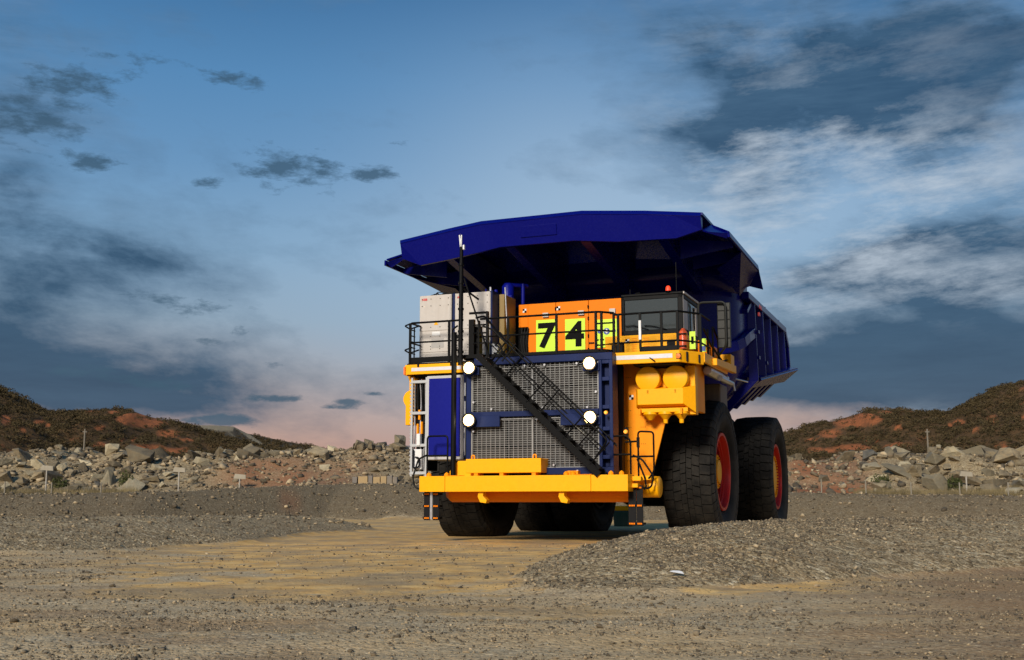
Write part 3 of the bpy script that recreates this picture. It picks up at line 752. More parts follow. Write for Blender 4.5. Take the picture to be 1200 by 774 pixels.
def grass_proto(seed):
    rr=random.Random(seed);V=[];Fc=[]
    for i in range(16):
        a=rr.uniform(0,6.28);q=rr.uniform(0,.35);x,y=math.cos(a)*q,math.sin(a)*q;h=rr.uniform(.5,1.2);k=len(V);w=.03
        V+=[(x-w,y,0),(x+w,y,0),(x+math.cos(a)*.3*h,y+math.sin(a)*.3*h,h)];Fc.append((k,k+1,k+2))
    return np.array(V),np.array(Fc)
GR=[grass_proto(i) for i in range(5)]
r=np.random.default_rng(77); n=3200; y=r.uniform(70,76,n); px=np.where(r.random(n)<.5,r.uniform(-60,165,n),r.uniform(1000,1240,n)); x=(px-600)/F*y
tag(scatter('dry_grass', on_ground(x,y), r.uniform(.3,.75,n), DRYG, protos=GR, sink=.5, seed=4, tilt=False),'dry straw-coloured grass along the foot of the rock ridge','grass',kind='stuff')

# ---- wire fences
def fence(pxs, ends, label):
    xs_ = [sight(p,580)[0]*70 for p in pxs]; x0 = sight(ends[0],580)[0]*70; x1 = sight(ends[1],580)[0]*70
    root = empty('wire_fence', ((x0+x1)/2,70,0)); tag(root, label, 'fence', 'wire fences at the foot of the ridge')
    ox = (x0+x1)/2
    for x in xs_:
        z = gz(x,70); m = MB(); m.cyl((x-ox,0,z-.2),(x-ox,0,z+.98),.042,8); m.build('post', FPO, root)
    m = MB()
    for h in (.35,.62,.88):
        pts = [(x-ox,.05,gz(x,70)+h+.01*math.sin(i*1.7)) for i,x in enumerate(np.linspace(x0,x1,16))]
        m.tube(pts,.006,4)
    m.build('wire', FWR, root)
fence((5,60,118), (-40,146), 'low wire fence with pale posts below the rocks left of the truck')
fence((963,1015,1068,1125,1182), (955,1240), 'low wire fence with pale posts below the rocks right of the truck')

# ---- poles and marker posts
PLC = paint('weathered pole wood',(.16,.14,.11),.9,.3)
MRK = paint('weathered marker board',(.33,.29,.22),.8,.5,(.2,.16,.1))
def pole(px, label):
    x,y,z = at(px,533,120); z = gz(x,y)-.3; top = at(px,503,120)[2]
    root = empty('utility_pole',(x,y,z)); tag(root,label,'pole')
    MB().tube([(0,0,0),(0,0,top-z)],[.11,.08],8).build('mast',PLC,root)
    MB().box(-.22,.22,-.05,.05,top-z-.35,top-z-.24).build('crossarm',PLC,root)
pole(98,'thin grey pole standing behind the rock ridge before the left hill')
pole(1088,'thin grey pole standing behind the rock ridge before the right hill')
def marker(px, py0, py1, d, label):
    x,y,z1 = at(px,py0,d); z0 = gz(x,y)-.1
    root = empty('marker_post',(x,y,z0)); tag(root,label,'marker post','pale marker posts along the ridge')
    MB().cyl((0,0,0),(0,0,z1-z0-.1),.05,8).build('post',CON,root)
    w=.42
    MB().hexa([(-w,-.05,z1-z0-.12),(w,-.05,z1-z0-.16),(w,.05,z1-z0-.16),(-w,.05,z1-z0-.12),(-w*.75,-.05,z1-z0+.2),(w*.95,-.05,z1-z0+.13),(w*.95,.05,z1-z0+.13),(-w*.75,.05,z1-z0+.2)]).build('board',MRK,root,.01)
marker(55,549,583,73.5,'pale board on a tall post near the left edge, first of the marker posts')
marker(210,551,560,77,'pale board marker post above the flat slab left of the truck, second of three')
marker(281,559,568,77,'pale board marker post nearest the truck on its left')
marker(1132,556,584,73.5,'pale board marker post near the right edge before the rock ridge')

# ---- timber stack, pipe, green bin
x,y,z = at(438,569,75.5); z=gz(x,y)
root = empty('timber_stack',(x,y,z)); tag(root,'row of upright tan and grey timber blocks on the bank left of the truck','timber stack')
SLP = [paint('tan sleeper wood',(.36,.25,.12),.85,.4),paint('grey sleeper wood',(.17,.15,.13),.9,.4)]
for i in range(7):
    m=MB(); w=[.32,.62,.28,.45,.38,.34,.3][i]; x0=[-1.38,-1.0,-.34,-.02,.47,.88,1.25][i]
    m.box(x0,x0+w,-.25,.25,-.05,.48+.04*(i%3)); m.build('timber_block',SLP[0 if i in (1,3,4) else 1],root,.03)
x,y,_ = at(1190,580,72)
PIP=paint('weathered pipe concrete',(.33,.29,.2),.85,.4)
o=MB().lathe([(-.5,.36),(.5,.36),(.5,.24),(-.5,.24),(-.5,.36)],24,'Y',(0,0,0)).build('concrete_pipe',PIP)
o.location=(x,y,gz(x,y)+.3); o.rotation_euler=(0,0,R(25)); tag(o,'short pale concrete pipe lying on the bank at the far right','pipe')
x,y,_=at(731,616,44.5)
root=empty('storage_bin',(x,y,gz(x,y)),R(-12)); tag(root,'green bin with a yellow lid standing on the ground behind the truck','bin')
MB().hexa([(-.34,-.3,0),(.34,-.3,0),(.34,.3,0),(-.34,.3,0),(-.38,-.34,.58),(.38,-.34,.58),(.38,.34,.58),(-.38,.34,.58)]).build('body',GRN,root,.03)
MB().box(-.36,.36,-.3,.3,.585,.78).build('lid',YEL,root,.04)

# ================================================================== THE HAUL TRUCK
# truck frame: X across (to the viewer's right), Y backwards from the front axle, Z up
T = empty('haul_truck', (1.656,30.15,0), -R(21.5)); T.empty_display_size = 2
tag(T, 'giant mining dump truck with blue body, yellow bumper and the number 74, headlights lit', 'dump truck')
# ---- wheels
def tyre_mb(Rr=1.80, W=1.30, nl=46):
    m = MB(); h = W/2
    prof = [(-h*.60,.93),(-h*.70,.96),(-h*.78,1.02),(-h*.90,1.15),(-h*1.0,1.32),(-h*1.01,1.42),(-h*.97,1.55),(-h*.90,1.66),(-h*.78,1.725),(-h*.4,1.745),(0,1.75)]
    prof = prof + [(-a,b) for a,b in reversed(prof[:-1])]
    m.lathe(prof, 84, 'X')
    # raised bead and decor rings on the walls
    for s in (-1,1):
        for rr_,tt in ((1.04,.80),(1.47,1.005)):
            m.lathe([(s*h*(tt-.02),rr_-.02),(s*h*(tt+.015),rr_-.012),(s*h*(tt+.015),rr_+.012),(s*h*(tt-.02),rr_+.02)],72,'X')
    def blk(a0,a1,x0,x1,r00,r01,r10,r11,sk=0):
        """lug between angles a0..a1, x0..x1; inner/outer radius at x0: r00,r01, at x1: r10,r11"""
        vs=[]; n=3
        for i in range(n):
            a=a0+(a1-a0)*i/(n-1)
            for (x,r,aa) in ((x0,r00,a),(x1,r10,a+sk),(x1,r11,a+sk),(x0,r01,a)):
                vs.append((x, r*math.cos(aa), r*math.sin(aa)))
        fs=[(3,2,1,0),(8,9,10,11)]
        for i in range(n-1):
            for k in range(4): fs.append((i*4+k,i*4+(k+1)%4,(i+1)*4+(k+1)%4,(i+1)*4+k))
        m.add(vs,fs)
    st = 2*math.pi/nl
    for i in range(nl):
        for s in (-1,1):
            a = i*st + (st/2 if s>0 else 0)
            blk(a, a+st*.88, s*h*.52, s*h*.90, 1.70, Rr, 1.62, Rr-.035, st*.10)
            blk(a, a+st*.88, s*h*.90, s*h*1.0, 1.60, Rr-.035, 1.50, 1.64, 0)
            blk(a+st*.06, a+st*.94, s*h*.225, s*h*.505, 1.70, Rr+.004, 1.70, Rr, st*.18)
            blk(a+st*.32, a+st*1.22, s*h*.012, s*h*.215, 1.70, Rr+.006, 1.70, Rr+.004, st*.12)
    return m
TY = tyre_mb(); tyre_me = None
ZC = 1.70; WS = 1.025
def make_wheel(x, y, outer, front):
    """outer: +1 when the outside of the wheel faces +X"""
    global tyre_me
    w_ = empty('wheel', (x,y,ZC)); w_.parent = T; w_.scale = (1,WS,WS)
    if tyre_me is None:
        t_ = TY.build('tyre', RUB, w_); tyre_me = t_.data
        # weight of the truck flattens the foot of the tyre
        for v in tyre_me.vertices:
            r = math.hypot(v.co.y, v.co.z)
            if v.co.z < -1.3 and r > 1.1:
                k = (-v.co.z-1.3)/.5
                v.co.x *= 1+.05*max(0,1-abs(k-.3)); 
                if v.co.z < -ZC/WS: v.co.z = -ZC/WS + (v.co.z+ZC/WS)*.04
        ang = R(2)
    else:
        t_ = link_mesh('tyre', tyre_me, None, w_)
    m = MB(); o = outer; h = .65
    if front:   # deep red barrel with the hub far inside
        pr = [(.52,.98),(.56,.97),(.56,.90),(.50,.885),(.42,.87),(.40,.83),(.30,.82),(.28,.78),(.12,.76),(.10,.70),(.14,.50),(.30,.46),(.32,.30)]
    else:
        pr = [(.50,.98),(.55,.97),(.55,.90),(.49,.885),(.42,.87),(.40,.82),(.22,.81),(.18,.74),(.10,.72),(.09,.30)]
    m.lathe([(o*a*1.0,b) for a,b in pr], 64, 'X')
    MB().lathe([(-o*.50,.98),(-o*.55,.97),(-o*.55,.88),(-o*.3,.84),(-o*.05,.70),(-o*.05,0)], 48, 'X').build('inner_rim', DRK, w_)
    for k in range(36):
        a = 2*math.pi*k/36; rr_ = .70 if front else .765; xx = .10 if front else .20
        p = (o*xx, rr_*math.cos(a)*(.93 if front else 1), rr_*math.sin(a)*(.93 if front else 1)); q = (o*(xx+.06), p[1], p[2]); m.cyl(p,q,.022,6)
    m.lathe([(o*.34,.835),(o*.37,.80),(o*.37,.77),(o*.34,.76)], 48, 'X')
    m.build('rim', RED, w_)
    m = MB()
    if front:
        m.lathe([(o*.30,.45),(o*.37,.45),(o*.38,.30),(o*.46,.28),(o*.48,.0)], 40, 'X')
        for k in range(24):
            a = 2*math.pi*k/24; p=(o*.36,.40*math.cos(a),.40*math.sin(a)); m.cyl(p,(o*.42,p[1],p[2]),.024,6)
    else:
        m.lathe([(o*.20,.66),(o*.38,.64),(o*.43,.62),(o*.45,.50),(o*.47,.46),(o*.49,.30),(o*.50,.0)], 40, 'X')
        for k in range(40):
            a = 2*math.pi*k/40; p=(o*.41,.60*math.cos(a),.60*math.sin(a)); m.cyl(p,(o*.49,p[1],p[2]),.026,6)
    m.build('hub', YEL, w_)
    return w_
make_wheel(3.15, .9, 1, True); make_wheel(-3.15, .9, -1, True)
for x, o in ((3.54,1),(2.16,1),(-3.54,-1),(-2.16,-1)):
    make_wheel(x, 7.4, o, False)
# ---- chassis
m = MB()
for s in (-1,1):
    m.box(s*.75,s*1.25,-3.1,10.2,1.15,2.0); m.box(s*.9,s*1.2,-2.9,.6,2.0,3.0)
for y in (-2.9,-.3,2.6,5.0,8.8): m.cyl((-1.2,y,1.6),(1.2,y,1.6),.3,16)
m.box(-1.7,1.7,-2.6,-.9,2.4,4.2)
m.build('chassis', DRK, T, .03)
m = MB(); m.cyl((-2.6,.9,1.5),(2.6,.9,1.5),.30,20); m.box(-1.2,1.2,.4,1.4,.95,1.9)
for s in (-1,1):
    m.cyl((s*2.0,.8,1.2),(s*1.9,.9,3.6),.24,18); m.cyl((s*2.0,.8,.98),(s*2.0,.8,1.9),.34,18)
    m.tube([(s*1.8,.1,1.1),(s*.4,.1,1.15)],.07,8)
m.build('front_axle', DRK, T, .02)
m = MB(); m.cyl((-1.6,7.4,1.70),(1.6,7.4,1.70),.62,28); m.lathe([(-1.0,.0),(-1.0,.75),(-.6,.95),(.6,.95),(1.0,.75),(1.0,0)],28,'X',(0,7.4,1.74))
m.obox((0,7.0,1.7),(0,1.2,1.9),1.0,.8)
for s in (-1,1): m.cyl((s*.9,8.6,1.9),(s*.95,7.9,3.7),.18,14)
m.build('rear_axle', DRK, T, .02)
# tanks and modules between the frame rails and the wheels
m = MB(); m.box(1.3,2.6,2.9,5.2,1.5,3.2); m.box(-2.6,-1.3,2.9,5.2,1.5,3.2); m.each('tank', DRK, T, .08)
m = MB(); m.box(-2.4,3.2,-.6,1.2,2.9,4.1); m.box(2.2,3.2,-1.7,1.2,3.55,4.2); m.box(-3.2,-2.2,-1.7,1.2,3.55,4.2); m.each('deck_support', DRK, T, .03)
m = MB(); m.box(3.0,3.75,.6,1.5,3.35,3.95); m.box(3.1,3.6,1.5,1.9,3.4,3.8); m.each('battery_box', paint('taupe box paint',(.10,.075,.06),.6,.3), T, .03)

# ---- front bumper
b_ = MB()
for x0,x1 in ((-2.62,-1.953),(-1.947,1.655),(1.661,2.52)): b_.box(x0,x1,-3.9,-3.35,1.165,1.535)
bump = b_.build('front_bumper', YEL, T, .012)
MB().box(-1.45,.44,-3.82,-3.28,1.60,1.93).build('light_bar', YEL, bump, .012)
m = MB(); m.box(-1.25,-1.15,-3.8,-3.4,1.53,1.61); m.box(.2,.3,-3.8,-3.4,1.53,1.61); m.box(-.6,-.5,-3.8,-3.4,1.53,1.61); m.box(1.0,1.08,-3.6,-3.4,1.53,1.64); m.box(1.2,1.26,-3.6,-3.4,1.53,1.64); m.box(1.08,1.2,-3.6,-3.4,1.60,1.64); m.each('bracket', FEN, bump, .008)
for x in (-1.36,.2): 
    MB().smooth_path([(x-.03,-3.6,1.92),(x-.03,-3.6,2.02),(x+.04,-3.6,2.02),(x+.04,-3.6,1.92)],.018,6,.03).build('shackle', FEN, bump)
m = MB(); m.tube([(-2.15,-3.2,1.13),(-2.02,-3.25,1.12),(2.5,-3.25,1.12)],[.12,.2,.2],18); m.build('cross_tube', ORA, bump)
m = MB(); m.lathe([(2.3,.0),(2.3,.24),(3.0,.24),(3.02,.21),(3.02,0)],28,'X',(0,-2.95,1.27)); m.build('end_drum', YEL, bump)
for x in (-1.07,.93):
    m = MB(); m.prism([(x-.06,1.17),(x+.06,1.17),(x+.06,1.06),(x+.15,.97),(x+.13,.90),(x-.02,.92),(x-.08,1.05)],'Y',-3.8,-3.6); m.build('tow_hook', YEL, bump, .01)
m = MB(); m.prism([(-2.1,1.535),(-1.32,1.535),(-1.48,1.82),(-1.58,1.9),(-1.78,1.9),(-1.95,1.72)],'Y',-3.52,-3.46); m.build('gusset', YEL, bump, .008)
for x in (-2.5,-2.03,.98,1.15,2.05,2.3):
    MB().lathe([(0,.06),(.05,.06),(.08,.035),(.10,0)],14,'Z',(x,-3.62,1.535)).build('cap', FEN, bump)
m = MB()
for x in (-1.85,1.4): m.box(x-.12,x+.28,-3.91,-3.6,1.537,1.55)
m.each('bolt_plate', FEN, bump, .003)
# right end step bracket
m = MB(); m.box(2.52,2.72,-3.55,-3.4,1.4,1.5); m.box(2.52,2.66,-3.6,-3.3,1.25,1.34); m.box(2.52,2.9,-3.35,-3.2,1.42,1.52); m.each('step_bracket', YEL, bump, .01)

# ---- radiator guard
m = MB()
m.box(-1.62,-1.50,-3.42,-3.1,1.56,4.30)
m.box(-1.42,2.06,-3.44,-2.9,4.19,4.36)
m.box(-1.50,1.72,-3.45,-3.38,2.93,3.06)
m.box(-1.50,2.06,-3.43,-3.0,1.56,1.72)
m.box(1.72,1.80,-3.44,-3.0,1.72,4.19); m.box(1.98,2.06,-3.44,-3.0,1.72,4.19)
for z in (1.9,2.55,3.05,3.7,4.1): m.box(1.80,1.98,-3.42,-3.1,z,z+.09)
m.box(1.80,1.98,-3.22,-3.18,1.72,4.19)
for a in (-1.2,-.7,.3): m.box(a+.02,a+.10,-3.47,-3.44,1.60,1.66)
guard = m.build('radiator_guard', BLF, T, .01)
MB().box(-1.5,1.72,-3.24,-3.1,1.62,4.36).build('radiator_core', COR, guard)
m = MB()
zz = 1.72
while zz < 4.18:
    if not 2.90 < zz < 3.08: m.box(-1.5,1.72,-3.352,-3.340,zz,zz+.009)
    zz += .0535
k = 0
while -1.47+k*.1165 < 1.72:
    x = -1.47+k*.1165; m.box(x,x+.009,-3.366,-3.354,1.70,4.18); k += 1
m.build('wire_mesh', WIR, guard)
m = MB(); m.box(.055,.09,-3.385,-3.367,1.72,2.90); m.box(.055,.09,-3.385,-3.367,3.08,4.08); m.box(-1.5,1.2,-3.385,-3.367,4.08,4.095)
for z0,z1 in ((1.72,2.9),(3.08,4.18)): m.box(-1.5,-1.475,-3.385,-3.367,z0,z1); m.box(1.69,1.72,-3.385,-3.367,z0,z1)
m.box(-1.5,1.69,-3.385,-3.367,1.72,1.74); m.box(-1.5,1.69,-3.385,-3.367,2.87,2.89); m.build('mesh_frame', WIR, guard)
m = MB()
for x,z in ((-1.42,3.3),(-.95,3.12),(.35,3.12),(1.45,3.10),(1.66,3.45),(-1.42,2.6),(-.75,2.85),(.2,2.85),(1.1,2.87),(-1.2,1.78),(-.1,1.78),(.62,1.78),(1.66,2.65),(.4,4.13),(-.1,4.13),(1.2,4.13),(1.2,1.64),(-.6,1.68)):
    m.cyl((x,-3.46,z),(x,-3.37,z),.026,8)
m.each('bolt', ALU, guard)
m = MB()
for z in (2.2,3.6): m.box(-1.5,1.72,-3.27,-3.25,z,z+.05)
m.box(-.62,-.54,-3.27,-3.25,1.72,4.3); m.box(.95,1.02,-3.27,-3.25,1.72,4.3); m.build('core_strap', BLK, guard)
MB().box(1.80,1.98,-2.96,-2.2,1.6,4.15).build('side_channel', BLK, T, .01)
m = MB(); m.box(1.7,1.8,-2.6,-2.1,1.5,4.2)
for k in range(5):
    y = -2.95+.03*k; m.smooth_path([(1.98+.015*k,y+.3,4.15),(2.0+.012*k,y+.25,3.4),(1.97+.015*k,y+.3,2.8),(2.0,y+.24,2.1),(1.99,y+.3,1.65)],.02,6,.2)
m.build('hose_bundle', HOS, T)
# centre hood behind the guard
MB().box(-1.6,1.70,-3.08,-1.3,1.7,4.30).build('hood', DRK, T, .02)

# ---- headlights
LRNG = emit('lamp glow inner ring', (1,.84,.55), 2.6); LRN2 = emit('lamp glow outer ring', (1,.66,.30), .8)  # graded emission, imitates the soft glow spreading around each lens
for x,z in ((-1.47,4.12),(-1.47,2.86),(1.56,4.10),(1.56,2.85)):
    h = empty('headlight', (x,-3.6,z)); h.parent = T
    MB().lathe([(.12,.0),(.12,.10),(.02,.17),(-.03,.175),(-.03,.15),(0,.14)],24,'Y').build('housing', BLK, h)
    m = MB(); m.lathe([(-.020,0),(-.018,.085)],24,'Y'); m.build('lens', LAMP, h)
    MB().lathe([(-.017,.0855),(-.017,.112)],28,'Y').build('glow_ring_inner', LRNG, h)
    MB().lathe([(-.016,.1125),(-.018,.138)],28,'Y').build('glow_ring_outer', LRN2, h)
    pl_ = bpy.data.lights.new('headlight_glow','POINT'); pl_.energy = 14; pl_.color = (1,.86,.62); pl_.shadow_soft_size = .09
    po_ = bpy.data.objects.new('headlight_glow', pl_); COL.objects.link(po_); po_.location = (0,-.16,0); po_.parent = h
    m = MB(); m.box(-.2,.2 if x<0 else .2,.12,.2,-.16,.02); m.box(-.04,.04,.10,.14,-.2,.1); 
    if z<3: m.box(.1 if x<0 else -.75, .75 if x<0 else -.1,.1,.16,-.16,.1)
    m.build('mounting', BLF, h, .005)
MB().lathe([(-.05,0),(-.05,.035),(0,.045)],12,'Y',(1.9,-3.45,2.96)).build('marker_lamp', AMB, T)

# ---- left hydraulic cabinet with blue door
m = MB(); m.box(-2.82,-1.82,-3.14,-2.1,1.95,4.02); cab_l = m.build('hydraulic_cabinet', paint('cabinet frame silver paint',(.45,.45,.46),.4,.3), T, .02)
MB().box(-2.745,-1.90,-3.17,-3.12,2.03,3.95).build('door', BLP, cab_l, .012)
m = MB(); m.box(-1.82,-1.70,-3.12,-2.6,2.0,4.02); m.build('side_pipe_panel', BLF, T, .01)
m = MB()
for z in (2.3,2.75,3.2,3.65): m.cyl((-1.76,-3.16,z-.16),(-1.76,-3.16,z+.16),.035,8)
m.cyl((-1.73,-3.2,2.05),(-1.73,-3.2,2.62),.028,8); m.each('steel_pipe', ALU, T)
MB().box(-1.70,-1.50,-3.3,-3.0,1.7,4.4).build('left_channel', BLK, T, .01)
# pipe rack left of it
m = MB()
for x in (-3.28,-2.88): m.box(x,x+.05,-3.08,-3.02,1.55,4.0)
for z in (3.86,3.08,2.28,1.6): m.box(-3.28,-2.83,-3.09,-3.01,z,z+.07)
rack = m.build('pipe_rack', paint('rack white paint',(.42,.43,.44),.45,.3), T, .006)
m = MB(); m.box(-3.2,-2.9,-2.9,-2.3,1.7,3.9); m.build('rack_back', BLK, rack)
rr_ = random.Random(3)
for k in range(5):
    x = -3.2+.07*k
    m = MB(); pts = [(x,-3.0,3.9)]+[(x+rr_.uniform(-.04,.04),-2.98+rr_.uniform(-.04,.04),3.9-.45*(j+1)) for j in range(4)]+[(x,-3.0,1.65)]
    m.smooth_path(pts,.020,6,.15); m.build('hose', HOS if k%2 else ALU, rack)
m = MB(); m.box(-3.1,-3.04,-3.03,-2.95,2.95,3.2); m.box(-3.02,-2.97,-3.05,-2.95,2.6,2.9); m.box(-3.13,-3.08,-3.05,-2.95,2.6,2.85); m.each('valve', FEN, rack, .01)
m = MB(); m.box(-3.18,-2.96,-3.1,-2.95,1.72,2.22); m.box(-3.1,-3.0,-3.12,-2.98,2.3,2.6); m.each('white_box', WHI, rack, .02)
m = MB(); m.smooth_path([(-3.16,-3.14,2.2),(-3.16,-3.16,1.75),(-2.99,-3.16,1.78),(-2.99,-3.16,2.0),(-3.1,-3.15,2.02)],.022,6,.06); m.build('loop_hose', HOS, rack)
m = MB()
for k in range(26): m.box(-3.315,-3.28,-3.06,-3.03,1.6+.09*k,1.64+.09*k)
m.build('cable_chain', ALU, rack)
# left fender with its round air cleaner
m = MB(); m.box(-3.42,-3.28,-2.9,-2.5,3.0,4.05); m.prism([(-3.45,4.1),(-2.4,4.1),(-2.4,2.6),(-2.7,2.6),(-3.3,2.9),(-3.45,3.0)],'Y',-2.15,-2.1); m.box(-3.62,-3.38,-2.7,-2.4,2.85,3.35); m.build('left_fender', YEL, T, .015)
m = MB(); m.lathe([(-.04,0),(-.04,.22),(0,.235),(.35,.235),(.42,.2)],28,'Y',(-3.52,-2.55,3.52)); m.build('left_air_cleaner', YEL, T)
m = MB(); m.cyl((-3.3,-2.8,3.9),(-3.48,-2.6,4.1),.12,12); m.build('bracket_drum', YEL, T)

# ---- right fender plate and air cleaners
m = MB(); m.prism([(1.75,4.28),(3.72,4.28),(3.72,3.05),(2.98,2.95),(2.62,1.62),(2.6,1.05),(1.75,1.05)],'Y',-2.06,-2.0)
m.box(3.60,3.72,-2.1,-1.2,3.05,4.28)
fen = m.build('right_fender', FEN, T, .01)
m = MB()
for x in (2.0,2.35):
    for z in (1.9,2.3,2.7,3.1,3.5,3.9):
        for dx in (0,.05,.1): m.cyl((x+dx,-2.075,z),(x+dx,-2.055,z),.008,6)
m.build('rivet', BLK, fen)
m = MB(); m.box(2.42,3.66,-2.30,-2.06,2.98,4.06); m.box(3.5,3.74,-2.34,-2.05,2.95,4.1); back = m.build('air_cleaner_housing', YEL, T, .012)
m = MB()
m.hexa([(2.42,-2.62,3.18),(3.52,-2.62,3.18),(3.52,-2.3,3.10),(2.42,-2.3,3.10),(2.42,-2.62,3.55),(3.52,-2.62,3.55),(3.52,-2.3,3.62),(2.42,-2.3,3.62)])
m.hexa([(2.36,-2.5,3.12),(2.42,-2.62,3.18),(2.42,-2.3,3.1),(2.36,-2.3,3.1),(2.36,-2.5,3.58),(2.42,-2.62,3.55),(2.42,-2.3,3.62),(2.36,-2.3,3.6)])
m.hexa([(3.52,-2.62,3.18),(3.76,-2.4,2.98),(3.76,-2.2,2.98),(3.52,-2.3,3.05),(3.52,-2.62,3.56),(3.76,-2.4,3.62),(3.76,-2.2,3.62),(3.52,-2.3,3.6)])
m.box(2.44,3.6,-2.55,-2.25,3.0,3.10); m.build('plenum', YEL, back, .012)
for x in (2.67,3.33):
    m = MB(); m.lathe([(.12,.285),(-.05,.285),(-.05,.30),(-.13,.30),(-.16,.285),(-.165,.27),(-.172,0)],40,'Y',(x,-2.45,3.79))
    m.box(x-.02,x+.02,-2.62,-2.4,3.44,3.52)
    c_ = m.build('filter_cap', YEL, back); 
    MB().lathe([(.12,.27),(.3,.27)],30,'Y',(x,-2.45,3.79)).build('canister', FEN, c_)
for i_,x in enumerate((2.68,3.04,3.42)):
    m = MB(); m.lathe([(0,.0),(0,.17),(-.06,.175),(-.10,.12),(-.17,.07),(-.18,.055),(-.27 if i_ else -.19,.05),(-.27 if i_ else -.19,0)],20,'Z',(x,-2.42,3.02)); m.build('dust_cup', YEL, back)
m = MB(); m.box(2.46,2.5,-2.66,-2.3,2.94,3.08); m.box(3.44,3.49,-2.66,-2.3,2.94,3.08); m.each('latch', FEN, back, .005)
def target_mark(x, y, z, s=.05):
    MB().box(x-s,x+s,y-.006,y,z-s,z+s).build('marker_plate', WHI, T)
    m = MB(); m.box(x-s,x,y-.009,y-.0062,z,z+s); m.box(x,x+s,y-.009,y-.0062,z-s,z); m.build('marker_check', INK, T)
target_mark(2.12,-2.065,3.42,.055)

# ---- decks
dz0, dz1 = 4.30, 4.37
m = MB(); m.prism([(1.92,-3.06),(3.53,-3.06),(3.96,-2.42),(3.96,.55),(1.92,.55)],'Z',dz0,dz1)
m.box(-1.40,1.90,-3.3,-.9,4.385,4.42)
m.prism([(-3.42,-3.04),(-1.75,-3.04),(-1.75,.4),(-3.42,.4)],'Z',dz0,dz1)
m.box(-1.75,-1.42,-3.3,-1.2,4.36,4.42)
m.each('deck', BLK, T, .01)
m = MB()
m.box(1.88,3.56,-3.12,-3.05,4.10,4.375)
m.sheet([(3.56,-3.12,4.10),(3.99,-2.47,4.08),(3.99,-2.47,4.375),(3.56,-3.12,4.375)],.06)
m.box(3.95,4.01,-2.46,.3,4.14,4.38); m.box(1.88,1.94,-3.05,-2.3,4.1,4.37)
m.box(3.72,4.10,.3,.75,4.30,4.66)
m.hexa([(3.99,-1.6,4.16),(4.12,-1.6,4.16),(4.12,.9,4.22),(3.99,.9,4.22),(3.99,-1.6,4.33),(4.12,-1.6,4.33),(4.12,.9,4.42),(3.99,.9,4.42)])
skirt = m.build('right_deck_skirt', YEL, T, .015)
MB().box(2.06,3.40,-3.128,-3.122,4.20,4.30).build('reflective_strip', REF, skirt)
m = MB(); m.box(3.49,3.60,-3.135,-3.122,4.17,4.29); m.build('marker_surround', DRK, skirt)
MB().lathe([(-.03,0),(-.025,.055),(0,.06)],16,'Y',(3.54,-3.13,4.23)).build('side_marker', HAND, skirt)
m = MB(); m.box(3.69,3.72,-3.0,-2.86,4.12,4.34); m.box(3.9,3.93,-2.66,-2.55,4.12,4.3); m.each('slot', DRK, skirt)
m = MB(); m.box(-3.42,-1.75,-3.10,-3.04,4.08,4.33); m.box(-3.45,-3.40,-3.1,.3,4.06,4.33); sk2 = m.build('left_deck_skirt', YEL, T, .012)
MB().box(-3.26,-1.9,-3.11,-3.102,4.16,4.245).build('reflective_strip', REF, sk2)
MB().box(-3.47,-3.42,-3.14,-3.0,4.08,4.28).build('side_marker', HAND, sk2, .01)
m = MB()
for x in (-3.1,-2.2): m.box(x,x+.05,-3.115,-3.10,4.26,4.33)
m.each('slot', DRK, sk2)
# underside dark boxing of the decks
m = MB(); m.box(2.4,3.5,-2.9,-2.1,4.08,4.2); m.box(-3.3,-1.8,-2.9,-2.1,4.03,4.2); m.each('deck_beam', DRK, T, .02)

# ---- guard rails
def rails(name, path, z0, z1, mid, posts, kick=.12, r=.026, col=BLK):
    root = empty(name, (path[0][0],path[0][1],z0)); root.parent = T
    ox,oy,oz = path[0][0],path[0][1],z0
    P = [(x-ox,y-oy) for x,y in path]
    m = MB(); m.smooth_path([(x,y,z1-z0) for x,y in P], r, 8, .10); m.build('top_rail', col, root)
    m = MB(); m.smooth_path([(x,y,mid-z0) for x,y in P], r*.85, 8, .10); m.build('mid_rail', col, root)
    for x,y in posts:
        m = MB(); m.box(x-ox-.028,x-ox+.028,y-oy-.028,y-oy+.028,0,z1-z0); m.build('post', col, root, .005)
    if kick:
        m = MB()
        for (a,b),(c,d) in zip(P[:-1],P[1:]): m.obox((a,b,kick/2+.01),(c,d,kick/2+.01),.012,kick)
        m.build('kick_plate', col, root)
rails('left_deck_railing', [(-3.36,-1.4),(-3.36,-3.0),(-1.9,-3.0)], 4.37, 5.40, 4.90, [(-3.36,-3.0),(-3.36,-2.0),(-2.28,-3.0)], .14)
m = MB()
for z in (5.40,4.78):
    m.smooth_path([(-3.3,-3.0,z),(-3.52,-3.0,z-.06),(-3.52,-2.7,z-.1),(-3.36,-2.5,z)],.02,6,.06)
for z in (4.5,4.65,4.8,4.95,5.1,5.25): m.cyl((-3.40,-2.95,z),(-3.40,-2.65,z),.016,6)
m.cyl((-3.40,-2.95,4.4),(-3.40,-2.95,5.35),.02,6); m.cyl((-3.42,-2.65,4.4),(-3.42,-2.65,5.35),.02,6); m.build('side_ladder', BLK, T)
rails('centre_walkway_railing', [(-1.35,-3.2),(1.66,-3.2),(1.95,-2.9)], 4.40, 5.36, 4.92, [(-.62,-3.2),(.62,-3.2),(1.60,-3.2),(1.72,-3.14),(1.95,-2.9)], .07)
rails('cab_deck_railing', [(1.98,-2.98),(3.5,-2.98),(3.9,-2.38),(3.9,-1.3)], 4.37, 5.30, 4.62, [(3.12,-2.98),(3.5,-2.98),(3.9,-2.38),(2.08,-2.98)], 0)
MB().box(2.6,3.5,-3.03,-2.99,4.39,4.50).build('toe_board', BLK, T, .005)
